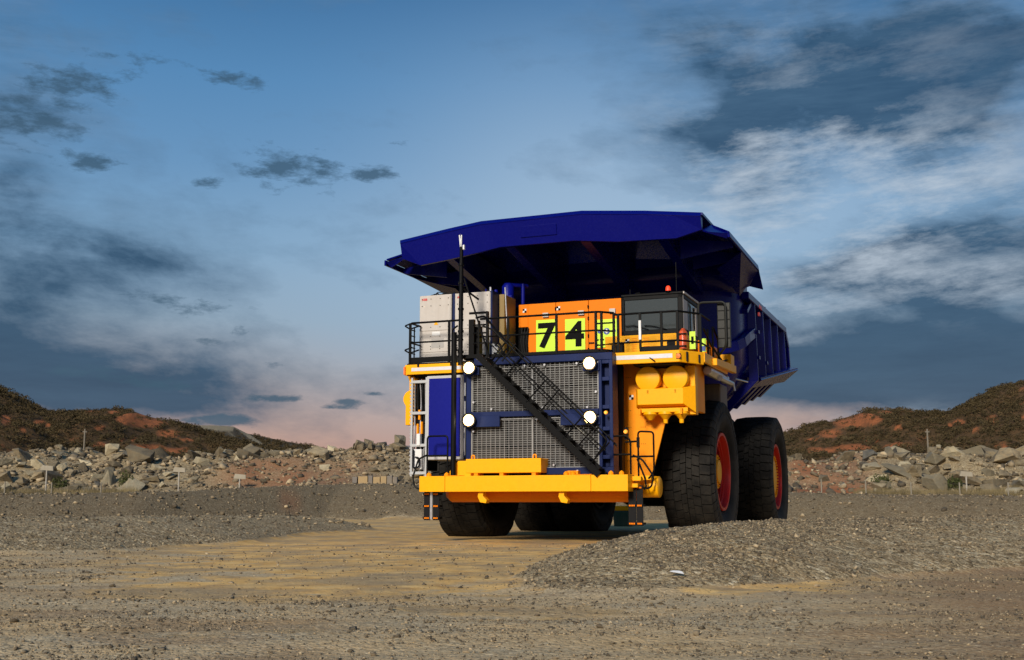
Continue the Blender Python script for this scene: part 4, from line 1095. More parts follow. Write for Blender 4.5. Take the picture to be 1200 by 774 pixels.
m = MB(); m.box(2.60,2.65,-3.05,-3.0,4.45,5.3); m.build('white_post_base', BLK, T); MB().box(2.595,2.655,-3.07,-3.0,4.66,5.12).build('white_post', WHI, T, .01)
m = MB(); m.smooth_path([(2.62,-3.05,4.45),(2.75,-3.08,4.3),(3.0,-3.16,4.13)],.015,6,.05); m.build('door_cable', HOS, T)
# rear corner rails down to the steps
def hoop(name, pts, r=.026, mat=BLK, fil=.1): 
    return MB().smooth_path(pts, r, 8, fil).build(name, mat, T)
hoop('step_handrail', [(3.9,-.95,4.4),(3.9,-.95,5.22),(3.9,-.3,4.95),(3.9,-.3,4.4)])
hoop('step_handrail', [(3.9,-2.0,5.0),(3.9,-1.2,4.72),(3.96,-.1,4.42),(4.0,.35,4.52)])
hoop('step_handrail', [(3.9,-1.55,4.4),(3.9,-1.55,5.05)])
hoop('mirror_hoop', [(3.48,-.6,4.5),(3.48,-.6,5.88),(4.16,-.6,5.86),(4.16,-.6,4.75),(3.9,-.3,4.55)],.03,MIR,.12)
# ---- big mirror panel
m = MB(); m.box(3.93,4.26,-.5,-.42,4.72,5.86); mp_ = m.build('mirror', MIR, T, .02)
m = MB()
for z in (4.95,5.2,5.42,5.65): m.box(3.95,4.24,-.512,-.502,z,z+.02)
m.build('mirror_slat', BLK, mp_)

# ---- cab
cabr = empty('cab', (2.6,-1.9,4.37)); cabr.parent = T
def cb(mb, name, mat, bev=0, par=None):
    for i,v in enumerate(mb.v): mb.v[i] = (v[0]-2.6, v[1]+1.9, v[2]-4.37)
    if name in ('louvre','recess_shade','side_window','door_trim','side_pillar_trim','wiper','antenna'): return mb.each(name, mat, par or cabr, bev)
    return mb.build(name, mat, par or cabr, bev)
x0,x1,y0,y1,zb,zt = 1.86,3.40,-1.95,-.25,4.93,5.90
m = MB(); m.box(1.45,3.42,-1.97,-.25,4.375,4.94); cb(m,'lower_body',YEL,.015)
m = MB()   # front frame ring, pillars, roof
m.box(x0,x1,y0,y0+.06,5.80,zt); m.box(x0,x1,y0,y0+.06,zb,5.06); m.box(x0,x0+.09,y0,y0+.06,zb,zt); m.box(x1-.13,x1,y0,y0+.07,zb,zt)
m.box(x0,x1,y0,y1,zt,zt+.06); m.box(x0,x0+.06,y0,y1,zb,zt); m.box(x0,x1,y1-.05,y1,zb,zt)
m.box(x1-.06,x1,y0,y1,5.80,zt); m.box(x1-.06,x1,y0,y1,zb,5.04); m.box(x1-.06,x1,-1.42,-1.34,zb,zt); m.box(x1-.06,x1,-.42,y1,zb,zt)
fr_ = cb(m,'cab_frame',BLK,.015)
m = MB()
n_=6
m.box(x0+.10,x1-.13,y0+.012,y0+.02,5.05,5.81); cb(m,'windscreen',GLS)
m = MB(); m.box(x1-.035,x1-.025,y0+.08,-1.42,5.04,5.80); m.box(x1-.035,x1-.025,-1.34,-.45,5.04,5.80); cb(m,'side_window',GLS)
m = MB(); m.box(x1-.012,x1+.004,-1.86,-1.45,5.06,5.78); m.box(x1-.012,x1+.004,-1.93,-1.87,4.98,5.86)
sw = cb(m,'side_pillar_trim',GRY,.004)
m = MB(); m.box(x1-.01,x1+.02,-.62,-.46,5.04,5.76); m.obox((x1+.005,-1.9,5.93),(x1+.005,-.3,5.93),.05,.05); cb(m,'door_trim',GRY,.004)
m = MB(); m.box(x0+.05,x1-.05,y0+.06,y1-.1,5.86,5.895); m.box(x0+.3,x1-.3,-1.1,-1.0,5.0,5.5); cb(m,'headliner',MIR)
m = MB(); m.box(2.35,2.75,-1.3,-1.18,4.95,5.62); m.box(2.4,2.7,-1.3,-.85,4.95,5.1); m.box(2.45,2.65,-1.28,-1.2,5.62,5.72); cb(m,'seat',DRK,.04)
m = MB(); m.box(x0+.1,x1-.1,-1.86,-1.55,4.95,5.10); m.box(2.2,2.55,-1.75,-1.55,5.1,5.22); cb(m,'dashboard',MIR,.03)
m = MB(); m.box(2.04,2.18,-1.3,-1.26,5.40,5.56); cb(m,'orange_notice',ORA); m = MB(); m.lathe([(0,0),(0,.09),(.03,.06),(.04,0)],14,'Z',(2.62,-1.7,5.24)); cb(m,'lime_cap',LIM)
m = MB(); m.tube([(2.55,-1.985,5.06),(2.2,-1.985,5.17),(1.98,-1.985,5.17)],.011,6); m.tube([(3.0,-1.985,5.04),(2.65,-1.985,5.14),(2.45,-1.985,5.16)],.011,6); cb(m,'wiper',BLK)
m = MB()
for xx in (2.12,2.42):
    for k in range(9): m.box(xx,xx+.14,-1.98,-1.971,4.45+.05*k,4.468+.05*k)
cb(m,'louvre',FEN)
m = MB(); m.box(1.62,1.76,-1.99,-1.971,4.42,4.72); m.box(1.80,1.94,-1.99,-1.971,4.42,4.74); m.box(3.0,3.2,-1.99,-1.971,4.5,4.74); cb(m,'recess_shade',DRK)  # dark plates on the flat face stand in for shaded recesses
m = MB(); m.cyl((3.05,-1.95,5.96),(3.05,-1.95,5.98),.07,12); cb(m,'beacon_base',BLK)
m = MB(); m.lathe([(0,.065),(.08,.06),(.12,.035),(.13,0)],16,'Z',(3.05,-1.95,5.98)); cb(m,'beacon',RLN)
m = MB(); m.cyl((3.17,-1.6,5.95),(3.17,-1.6,6.75),.010,6); m.cyl((2.0,-1.6,5.95),(2.0,-1.6,6.15),.010,6); m.tube([(2.15,-1.6,5.95),(2.15,-1.6,6.03),(2.25,-1.6,6.03)],.03,8); cb(m,'antenna',BLK)
target_mark(2.02,-1.985,4.80,.05)
# beam from the cab under the obox: black lines
m = MB(); m.smooth_path([(1.2,-1.9,4.74),(1.75,-2.02,4.76),(1.92,-2.02,4.76),(1.92,-2.02,4.45)],.016,6,.04); m.build('cab_pipe', BLK, T)
# extinguisher and notices at the cab corner
m = MB(); m.lathe([(0,0),(0,.10),(.40,.10),(.46,.06),(.50,.03),(.50,0)],20,'Z',(3.46,-2.25,4.50)); ex = m.build('fire_extinguisher', REX, T)
m = MB(); m.box(3.36,3.56,-2.37,-2.30,4.55,4.58); m.box(3.36,3.56,-2.37,-2.30,4.84,4.87); m.each('clamp', BLK, ex)
m = MB(); m.box(3.60,3.74,-2.2,-2.18,4.50,4.92); nb_ = m.build('notice_board', LIM, T)
m = MB(); m.box(3.64,3.70,-2.206,-2.2,4.62,4.80); m.build('pictogram', INK, nb_)
m = MB(); m.box(3.79,3.90,-1.75,-1.73,4.48,4.80); n2_ = m.build('notice_board', LIM, T); m = MB(); m.box(3.80,3.88,-1.756,-1.75,4.50,4.62); m.build('blue_patch', SBL, n2_)
m = MB(); m.box(3.55,3.78,-1.1,-.7,4.42,4.86); m.box(3.5,3.8,-.6,.1,4.42,4.8); m.each('orange_locker', ORA, T, .03)
# silver exhaust bellows under the deck corner
m = MB(); pr=[(0,0),(0,.10)]
for k in range(9): pr += [(.12+.14*k,.125),(.17+.14*k,.125),(.19+.14*k,.10),(.22+.14*k,.10)]
pr += [(1.5,.11),(2.0,.09),(2.05,.12),(2.15,.12),(2.15,0)]
m.lathe(pr,18,'Y',(3.86,-1.5,4.06)); m.lathe([(0,0),(0,.07),(1.6,.07),(1.6,0)],14,'Y',(3.98,-.6,3.96))
m.cyl((4.02,.9,4.0),(4.05,.95,3.78),.03,8); m.cyl((4.1,.9,4.08),(4.35,1.2,4.02),.02,8); m.build('exhaust_bellows', ALU, T)

# ---- orange equipment housing with the number plates
m = MB(); m.box(-1.12,-.86,-1.2,.2,5.42,6.02); m.box(-.86,-.10,-1.2,.2,4.57,6.02); m.box(-.09,.78,-1.2,.2,4.57,6.02); m.box(.79,1.72,-1.2,.2,4.57,6.02)
hs = m.build('equipment_housing', ORA, T, .012)
m = MB(); m.box(-1.15,-.86,-1.0,.1,4.57,5.42); m.build('gap_shade_box', DRK, T)  # solid dark box stands in for the shade of the open gap
m = MB()
for x in (-.095,.785):
    for z in (4.75,5.1,5.55,5.85): m.cyl((x,-1.225,z-.04),(x,-1.225,z+.04),.018,8)
for z in (4.9,5.7): m.box(.79,.93,-1.23,-1.205,z,z+.03)
m.each('hinge', BLK, hs)
m = MB()
for x in (-.44,.52,1.35): m.box(x,x+.16,-1.26,-1.2,5.64,5.76)
m.each('lock_box', GRY, hs, .01)
def plate(x0,x1,z0,z1):
    return MB().box(x0,x1,-1.222,-1.206,z0,z1).build('number_plate', LIM, T, .003)
p7 = plate(-.63,-.06,4.68,5.58); p4 = plate(.16,.70,4.68,5.56); p3 = plate(.98,1.56,4.78,5.50)
lettering('7', .86, (-.35,-1.228,5.14), INK, p7, 'number', 1.1, bold=.035); lettering('4', .86, (.43,-1.228,5.13), INK, p4, 'number', 1.1, bold=.035)
m = MB(); m.box(1.02,1.5,-1.226,-1.2225,5.38,5.42)
for k in range(7): m.box(1.02+.07*k,1.06+.07*k,-1.226,-1.2225,4.96,5.0); m.box(1.02+.07*k,1.07+.07*k,-1.226,-1.2225,4.83,4.87)
m.each('notice_line', INK, p3)
m = MB()
for x in (1.08,1.27,1.46): m.lathe([(0,0),(0,.085 if x==1.27 else .05)],20,'Y',(x,-1.2265,5.19))
m.each('round_sign', SBL, p3)
m = MB(); m.box(1.25,1.29,-1.231,-1.228,5.14,5.25); m.box(1.22,1.32,-1.231,-1.228,5.17,5.20); m.build('pictogram', WHI, p3)
target_mark(-.95,-1.21,5.85,.05); target_mark(-.02,-1.21,5.86,.05)
m = MB(); m.cyl((1.15,-.5,6.02),(1.15,-.5,6.1),.07,12); m.cyl((-.3,-.5,6.02),(-.3,-.5,6.07),.05,10); m.each('vent_cap', BLU, hs)
MB().box(-1.4,-1.12,-1.0,-.1,4.6,6.0).build('manifold', DRK, T, .02)
m = MB()
for k in range(3): m.smooth_path([(-1.0+.08*k,-1.25,5.4),(-1.02+.07*k,-1.3,5.0),(-.95+.05*k,-1.3,4.7)],.02,6,.1)
m.build('cable', HOS, T)

# ---- grey electrical cabinets
def ecab(x0,x1,y0,y1,z0,z1,name='electrical_cabinet'):
    r_ = MB().box(x0,x1,y0,y1,z0,z1).build(name, GRY, T, .012)
    m = MB(); zm = z0+(z1-z0)*.48
    m.box(x0+.03,x1-.03,y0-.014,y0-.002,zm+.012,z1-.03); m.box(x0+.03,x1-.03,y0-.014,y0-.002,z0+.32,zm-.012); m.box(x0+.03,x1-.03,y0-.012,y0-.002,z0+.02,z0+.30); d_ = m.build('cabinet_door', GRY, r_, .004)
    m = MB()
    for x in (x0+.08,(x0+x1)/2-.12,(x0+x1)/2+.14,x1-.08):
        for z in (z1-.1,z1-.28,zm+.1,zm-.14,zm-.4,z0+.4,z0+.12):
            m.cyl((x,y0-.024,z),(x,y0-.012,z),.012,6)
    m.each('screw', BLK, r_)
    m = MB(); m.box((x0+x1)/2-.08,(x0+x1)/2+.14,y0-.018,y0-.0145,zm-.12,zm-.02); m.build('white_label', WHI, r_)
    m = MB(); m.box((x0+x1)/2-.1,(x0+x1)/2+.25,y0-.018,y0-.0145,z0+.42,zm-.2); m.build('inspection_cover', paint('cover grey paint',(.36,.34,.32),.5,.3), r_, .003)
    lettering('ABB', .085, (x0+.15,y0-.018,z1-.11), SRD, r_, 'maker_plate')
    return r_
e1 = ecab(-3.40,-2.50,-2.4,-1.2,4.40,6.20); e2 = ecab(-2.40,-1.42,-2.4,-1.1,4.40,6.20)
m = MB(); m.prism([(-2.98,5.42),(-2.86,5.42),(-2.92,5.53)],'Y',-2.421,-2.416); w1 = m.build('warning_triangle', YEL, e1)
m = MB(); m.box(-2.49,-2.41,-2.35,-1.3,4.4,6.22); m.box(-1.41,-1.36,-2.42,-1.1,4.4,6.22); m.each('cable_duct', BLF, T, .006)
m = MB(); m.box(-1.35,-1.20,-2.0,-1.2,4.6,6.18); m.build('ochre_locker', OLV, T, .02)
m = MB(); m.box(-1.36,-1.2,-2.45,-2.3,4.5,4.85); m.build('junction_box', WHI, T, .01)
m = MB(); m.smooth_path([(-1.25,-2.5,4.8),(-1.1,-2.6,4.85),(-1.0,-2.6,4.6),(-1.15,-2.6,4.5),(-1.25,-2.55,4.6)],.025,6,.1); m.build('junction_cable', HOS, T)
m = MB(); m.cyl((-1.08,-2.0,4.5),(-1.18,-2.0,6.35),.018,6); m.cyl((-1.42,-2.4,6.2),(-1.42,-2.4,6.3),.03,8); m.each('stay_rod', ALU, T)
m = MB()
m.smooth_path([(-3.2,-2.0,6.2),(-3.1,-2.0,6.36),(-2.85,-2.0,6.32),(-2.7,-2.0,6.2)],.012,6,.12)
for k in range(9):
    x=-3.25+.08*k; m.smooth_path([(x,-2.1,6.2),(x+.03,-2.1,6.25+.03*(k%3)),(x+.1,-2.1,6.26),(x+.16,-2.1,6.2)],.02,6,.03)
m.build('roof_cable', HOS, T)
m = MB(); m.lathe([(0,0),(0,.16),(.42,.16),(.5,.1),(.52,0)],20,'Z',(-1.5,-1.0,6.15)); m.lathe([(0,.05),(.3,.05)],12,'Z',(-1.8,-1.1,6.18)); m.cyl((-1.45,-1.0,6.6),(-1.1,-.6,6.62),.06,10); m.cyl((-2.05,-1.2,6.18),(-2.05,-1.2,6.5),.02,8); m.cyl((-1.15,-.8,6.1),(-1.15,-.8,6.65),.05,10)
m.box(-1.72,-1.30,-1.25,-1.2,6.2,6.28); m.each('blue_air_vessel', BLP, T)

# ---- mast with its strut
mast = MB().tube([(-1.86,-3.62,1.53),(-1.86,-3.62,5.0)],.065,12).build('mast', BLK, T)
m = MB(); m.tube([(-1.72,-3.56,4.2),(-1.71,-3.56,6.0),(-1.71,-3.56,7.12)],[.06,.055,.045],10); 
for z in (4.5,5.0,5.55,6.2,6.65): m.cyl((-1.715,-3.56,z),(-1.715,-3.56,z+.05),.075,10)
m.box(-1.86,-1.7,-3.62,-3.56,4.3,4.38); m.box(-1.86,-1.7,-3.62,-3.56,4.85,4.93); m.build('upper_pole', BLK, mast)
m = MB(); m.cyl((-1.93,-3.68,2.2),(-1.93,-3.68,2.9),.012,6) if False else None
m.hexa([(-1.74,-3.59,7.1),(-1.70,-3.59,7.1),(-1.70,-3.55,7.1),(-1.74,-3.55,7.1),(-1.77,-3.59,7.42),(-1.745,-3.59,7.42),(-1.745,-3.55,7.42),(-1.77,-3.55,7.42)])
m.hexa([(-1.74,-3.59,7.1),(-1.70,-3.59,7.1),(-1.70,-3.55,7.1),(-1.74,-3.55,7.1),(-1.715,-3.59,7.42),(-1.69,-3.59,7.42),(-1.69,-3.55,7.42),(-1.715,-3.55,7.42)])
m.box(-1.66,-1.62,-3.6,-3.54,7.05,7.16); m.build('flag_holder', WHI, mast)
m = MB(); m.tube([(-1.66,-3.5,6.35),(-1.35,-3.45,5.4),(-1.0,-3.4,4.3)],.022,6); m.tube([(-1.68,-3.52,6.1),(-1.4,-3.2,5.85)],.025,6); m.build('strut', BLK, mast)
# gate and boxes round the foot of the mast on the deck
m = MB()
m.box(-1.62,-1.48,-3.3,-3.2,4.42,5.35); m.box(-1.52,-1.38,-3.15,-3.0,4.42,5.2); m.smooth_path([(-1.6,-3.3,5.50),(-1.12,-3.3,5.50)],.03,8); m.box(-1.15,-1.09,-3.33,-3.27,4.45,5.52); m.box(-1.36,-1.32,-3.33,-3.27,4.45,5.3)
for z in (4.75,5.0,5.2): m.cyl((-1.5,-3.3,z),(-1.12,-3.3,z),.022,6)
m.smooth_path([(-2.0,-3.1,5.25),(-2.12,-3.15,5.15),(-2.12,-3.15,4.8),(-2.0,-3.1,4.62)],.025,6,.06)
m.box(-1.75,-1.2,-3.4,-3.2,4.38,4.47); m.build('access_gate', BLK, T)

# ---- diagonal stairway across the radiator
st = empty('stairway', (-1.12,-3.75,4.38)); st.parent = T
def stb(mb, name, mat, bev=0):
    for i,v in enumerate(mb.v): mb.v[i] = (v[0]+1.12, v[1]+3.75, v[2]-4.38)
    if name == 'brace': return mb.each(name, mat, st, bev)
    return mb.build(name, mat, st, bev)
A = Vector((-1.12,-3.95,4.40)); B_ = Vector((1.86,-3.95,1.56)); dr = (B_-A).normalized(); up_ = Vector((-dr.z,0,dr.x)); up_ = up_ if up_.z>0 else -up_
for yy in (-3.95,-3.48):
    m = MB(); a = Vector((A.x,yy,A.z-.03)); b = Vector((B_.x,yy,B_.z-.03)); m.obox(a, b, .025, .14, up=up_)
    m.obox(a+up_*.075, b+up_*.075, .06, .012, up=up_); stb(m,'stringer',BLK,.003)
for k in range(13):
    t=(k+.5)/13; p=A+(B_-A)*t
    m = MB(); m.box(p.x-.14,p.x+.12,-3.93,-3.50,p.z-.012,p.z+.012); stb(m,'tread',BLK)
for yy in (-3.95,-3.48):
    off=.56
    for o_ in (.30,.58):
        m = MB(); a = Vector((A.x,yy,A.z))+up_*(o_+.1)-dr*.1; b = Vector((B_.x,yy,B_.z))+up_*(o_+.1)-dr*.35
        if o_>.5 and yy<-3.6: m.smooth_path([a+Vector((-.25,0,.1)),a,b,b-up_*.45+dr*.05],.022,8,.08)
        else: m.tube([a,b],.016,8)
        stb(m,'handrail',BLK)
    for t in (.12,.42,.72,.93) if yy<-3.6 else (.18,.48,.78):
        p = Vector((A.x,yy,A.z))+(B_-A)*t; m = MB(); m.tube([p,p+up_*.68],.018,8); stb(m,'baluster',BLK)
# top landing rail sweeping up to the deck
m = MB(); m.smooth_path([(-1.42,-3.3,5.38),(-1.1,-3.5,5.38),(-.9,-3.7,5.18),(-.35,-3.9,4.62)],.026,8,.15); stb(m,'landing_rail',BLK)
m = MB(); m.obox((-.95,-3.48,4.3),(-.45,-3.48,4.85),.03,.03); m.obox((-.5,-3.9,4.2),(-.15,-3.9,4.6),.03,.03); stb(m,'brace',BLK)

# ---- lower handrails
def hr(name, L_): 
    m = MB()
    for pts in L_: m.smooth_path(pts,.022,8,.08)
    return m.build(name, BLK, T)
hr('left_handrail', [[(-2.56,-3.6,1.55),(-2.56,-3.6,2.50),(-2.02,-3.6,2.50),(-2.02,-3.6,1.55)],[(-2.56,-3.6,2.03),(-2.02,-3.6,2.03)],[(-2.56,-3.6,2.05),(-2.72,-3.75,1.95),(-2.82,-3.85,1.5),(-2.76,-3.85,1.28),(-2.6,-3.85,1.22)]])
hr('right_handrail', [[(1.9,-3.35,2.42),(2.36,-3.35,2.42),(2.44,-3.35,2.3),(2.44,-3.35,1.55)],[(2.05,-3.35,2.0),(2.44,-3.35,2.0)],[(2.62,-3.35,1.45),(2.62,-3.35,2.52),(2.98,-3.35,2.50),(2.98,-3.35,1.6),(2.85,-3.35,1.45)],[(2.44,-3.35,1.95),(2.98,-3.35,1.95)],[(2.50,-3.38,1.98),(2.72,-3.38,1.88),(2.98,-3.4,1.5),(2.92,-3.4,1.25),(2.74,-3.4,1.22)],[(2.6,-3.38,1.9),(2.78,-3.38,1.45),(2.80,-3.38,1.25)],[(1.9,-3.36,2.42),(2.12,-3.36,2.2)],[(2.3,-3.3,2.28),(2.62,-3.3,2.3)]])
m = MB(); m.box(2.28,2.36,-3.28,-3.2,2.34,2.62); m.box(2.6,2.66,-3.42,-3.36,2.15,2.38); m.each('lamp_bracket', BLK, T); MB().lathe([(-.05,0),(-.05,.04),(0,.05)],12,'Y',(2.32,-3.3,2.52)).build('marker_lamp', AMB, T)
# ---- flexible boarding ladders
def ladder(xs_, y, ztop, zbot, name):
    root = empty(name, (xs_[0][0],y,ztop)); root.parent = T
    for (x0,x1) in xs_:
        MB().box(x0-xs_[0][0],x1-xs_[0][0],-.012,.012,zbot-ztop,0).build('rubber_strap', HOS, root, .004)
    for z in (ztop-.05,(ztop+zbot)/2,zbot+.05):
        rg = MB().box(-.02,xs_[-1][1]-xs_[0][0]+.02,-.03,.14,z-ztop-.025,z-ztop+.025).build('rung', BLK, root, .004)
        m = MB()
        for (x0,x1) in xs_:
            w_=(x1-x0)
            for k in range(4):
                a=x0-xs_[0][0]+.02+(w_-.04)*k/4; m.box(a,a+(w_-.04)/4*.78,-.036,-.031,z-ztop-.018,z-ztop+.018)
        m.build('orange_strip', ORA, rg)
ladder([(-2.60,-2.43),(-2.36,-2.20)],-3.66,1.165,.50,'left_ladder')
MB().box(-2.425,-2.365,-3.7,-3.68,.52,1.16).build('ladder_chain', ALU, T)
ladder([(2.40,2.58),(2.59,2.74)],-3.45,1.30,.40,'right_ladder')

# ---- dump body
body = empty('dump_body', (0,3.0,3.6)); body.parent = T
def bb(mb, name, mat=BLU, bev=0.012, par=None):
    for i,v in enumerate(mb.v): mb.v[i] = (v[0], v[1]-3.0, v[2]-3.6)
    if name in ('wing_rib','canopy_rib','rib_bracket','corner_gusset','red_tag','rail_cleat'): return mb.each(name, mat, par or body, bev)
    return mb.build(name, mat, par or body, bev)
# canopy: front lip
FT = [(-4.02,7.74),(-2.6,7.94),(-1.7,8.05),(1.0,8.07),(2.6,7.92),(4.02,7.74)]
FBm = [(-3.96,7.26),(-3.45,7.04),(-2.2,7.18),(-1.2,7.34),(.8,7.34),(1.9,7.22),(3.35,7.18),(3.98,7.34)]
m = MB()   # lip face: slightly raked, built as strips with thickness
top = [Vector((x,-2.42,z)) for x,z in FT]
xsx = [-3.98,-3.45,-2.6,-1.7,-1.2,.8,1.0,1.9,2.6,3.35,3.98]
def ip(L_,x): 
    return float(np.interp(x,[p[0] for p in L_],[p[1] for p in L_]))
NB = len(xsx); vs=[]
for x in xsx:
    zt_=ip(FT,x); zb_=ip(FBm,x)
    # three bands: top bevel, step, main face leaning back
    vs += [(x,-2.36,zt_),(x,-2.44,zt_-.10),(x,-2.42,zt_-.125),(x,-2.30,zb_),(x,-2.20,zb_),(x,-2.20,zt_-.02)]
fs=[]
for i in range(NB-1):
    for k in range(6): fs.append((i*6+k,i*6+(k+1)%6,(i+1)*6+(k+1)%6,(i+1)*6+k))
fs += [tuple(range(6)), tuple(range((NB-1)*6+5,(NB-1)*6-1,-1))]
m.add(vs,fs); bb(m,'canopy_lip',BLU,.006)
m = MB(); m.hexa([(-.62,-2.362,7.52),(.35,-2.362,7.52),(.35,-2.32,7.52),(-.62,-2.32,7.52),(-.62,-2.422,7.80),(.35,-2.422,7.80),(.35,-2.38,7.80),(-.62,-2.38,7.80)]); pl = bb(m,'name_panel',BLU,.01)
# canopy roof plate: front edge profile to the rear
def roofp(x): return ip(FT,x)
m = MB(); cols=[-4.02,-2.6,-1.7,0,1.0,2.6,4.02]; rows=[(-2.36,0),(-.5,-.02),(2.2,-.25),(3.4,-.6)]
vs=[]; 
for (y,dz) in rows:
    for x in cols: vs.append((x,y,roofp(x)+dz))
nv=len(vs)
for (y,dz) in rows:
    for x in cols: vs.append((x,y,roofp(x)+dz-.06))
fs=[];nc=len(cols);nr=len(rows)
for i in range(nr-1):
    for j in range(nc-1):
        a=i*nc+j; fs.append((a,a+1,a+nc+1,a+nc)); fs.append((nv+a,nv+a+nc,nv+a+nc+1,nv+a+1))
for j in range(nc-1): fs.append((j,nv+j,nv+j+1,j+1)); q=(nr-1)*nc+j; fs.append((q,q+1,nv+q+1,nv+q))
for i in range(nr-1): a=i*nc; fs.append((a,a+nc,nv+a+nc,nv+a)); q=a+nc-1; fs.append((q,nv+q,nv+q+nc,q+nc))
m.add(vs,fs); bb(m,'canopy_roof',BLU,0)
# wings at both sides: sloping plate out to the side edge, edge strip, end plate
for s in (-1,1):
    def P(x,y,z): return (s*x,y,z)
    m = MB()
    m.sheet([P(4.0,-1.3,7.70),P(4.58,-2.02,7.31),P(4.58,2.05,7.27),P(4.0,2.3,7.5)],.05)
    m.sheet([P(4.58,-2.05,7.31),P(4.60,-2.02,7.17),P(4.60,2.1,7.13),P(4.58,2.05,7.27)],.06)
    bb(m,'canopy_wing',BLU,.008)
    m = MB(); m.sheet([P(4.0,-1.35,7.64),P(4.57,-2.05,7.26),P(4.50,-1.95,7.16),P(3.96,-2.2,7.32)],.04); bb(m,'wing_corner',BLU,.005)
    # soffit: underside box from the edge in to the side wall
    m = MB(); m.hexa([P(3.75,.6,6.95),P(4.56,-.4,7.12),P(4.56,2.1,7.10),P(3.9,2.9,6.60),P(3.75,.6,7.0),P(4.56,-.4,7.16),P(4.56,2.1,7.15),P(3.9,2.9,6.75)]) ; bb(m,'wing_soffit',BLU,.005)
    m = MB(); m.sheet([P(4.58,2.05,7.24),P(4.60,2.65,6.72),P(4.25,2.55,6.82),P(3.95,2.4,6.7),P(3.9,2.1,7.2)],.04); bb(m,'wing_end_plate',BLU,.005)
    m = MB()
    for y in (-1.2,0.2,1.4): m.hexa([P(3.2,y,6.9),P(4.5,y,7.1),P(4.5,y+.05,7.1),P(3.2,y+.05,6.9),P(3.2,y,7.4),P(4.5,y,7.24),P(4.5,y+.05,7.24),P(3.2,y+.05,7.4)])
    bb(m,'wing_rib',BLU,.004)
# underside longitudinal ribs of the canopy
m = MB()
for x in (-2.9,-1.0,1.0,2.9):
    m.hexa([(x-.12,-2.1,7.35),(x+.12,-2.1,7.35),(x+.12,2.2,6.6),(x-.12,2.2,6.6),(x-.12,-2.1,roofp(x)-.08),(x+.12,-2.1,roofp(x)-.08),(x+.12,2.2,roofp(x)-.3),(x-.12,2.2,roofp(x)-.3)])
bb(m,'canopy_rib',BLU,.006)
# front wall with rounded corners, sides, floor: a swept shell
def hsec(z):   # plan outline of the bowl at height z, from one rear end round the front to the other
    t = max(0,min(1,(z-3.5)/3.0)); yb = 2.15-.35*(1-t)+.0*t
    X_ = 3.86; r = 1.25
    pts=[]
    ztl = [(11.0,0),(8.0,0),(6.0,0),(4.6,0)]
    for y,_ in ztl: pts.append((X_,y))
    for k in range(9):
        a = k/8*math.pi/2; pts.append((X_-r+r*math.cos(a), yb+r-r*math.sin(a)))
    pts.append((0,yb)); L2=[(-x,y) for x,y in reversed(pts[:-1])]
    return pts+L2
def zfloor(y): return 3.55 + max(0,y-3.2)*.165
zs=[0,.05,.12,.22,.38,.6,.8,1.0]
ring=hsec(6.7); n_=len(ring); vs=[]; ztop=6.72
for q in zs:
    for (x,y) in ring:
        zf=zfloor(y); z=zf+(ztop-zf)*q
        tuck = (1-min(1,q/.38))**1.6      # lower side bends inward to the floor
        xx = x*(1-.22*tuck*(abs(x)/3.86))
        yy = y+ (.5*tuck*(1-abs(x)/3.86*.2) if y<3.4 else 0)
        vs.append((xx,yy,z))
fs=[]
for i in range(len(zs)-1):
    for j in range(n_-1): fs.append((i*n_+j,i*n_+j+1,(i+1)*n_+j+1,(i+1)*n_+j))
half=n_//2
for j in range(half): fs.append((j,j+1,n_-2-j,n_-1-j) if j+1<n_-2-j else (j,j+1,n_-1-j))
m = MB(); m.add(vs,fs,True)
sh = bb(m,'body_shell',BLU,0)
so_=sh.modifiers.new('solid','SOLIDIFY'); so_.thickness=.05; so_.offset=-1
for p in sh.data.polygons: p.use_smooth=True
ee = sh.modifiers.new('edges','EDGE_SPLIT'); ee.split_angle = R(40)
# front wall continues up to the canopy
m = MB()
cp=[(3.86,4.4),(3.86,3.4)]+[(2.61+1.25*math.cos(k/8*math.pi/2),3.4-1.25*math.sin(k/8*math.pi/2)) for k in range(1,9)]+[(0,2.15)]
cp=cp+[(-x,y) for x,y in reversed(cp[:-1])]; vs=[];
for (x,y) in cp: vs.append((x,y,6.70))
for (x,y) in cp: vs.append((x,y-.35*(1 if y<3.3 else 0),7.35))
n_=len(cp); fs=[(j,j+1,n_+j+1,n_+j) for j in range(n_-1)]
m.add(vs,fs,True); u_=bb(m,'upper_front_wall',BLU,0); s2=u_.modifiers.new('solid','SOLIDIFY'); s2.thickness=.05
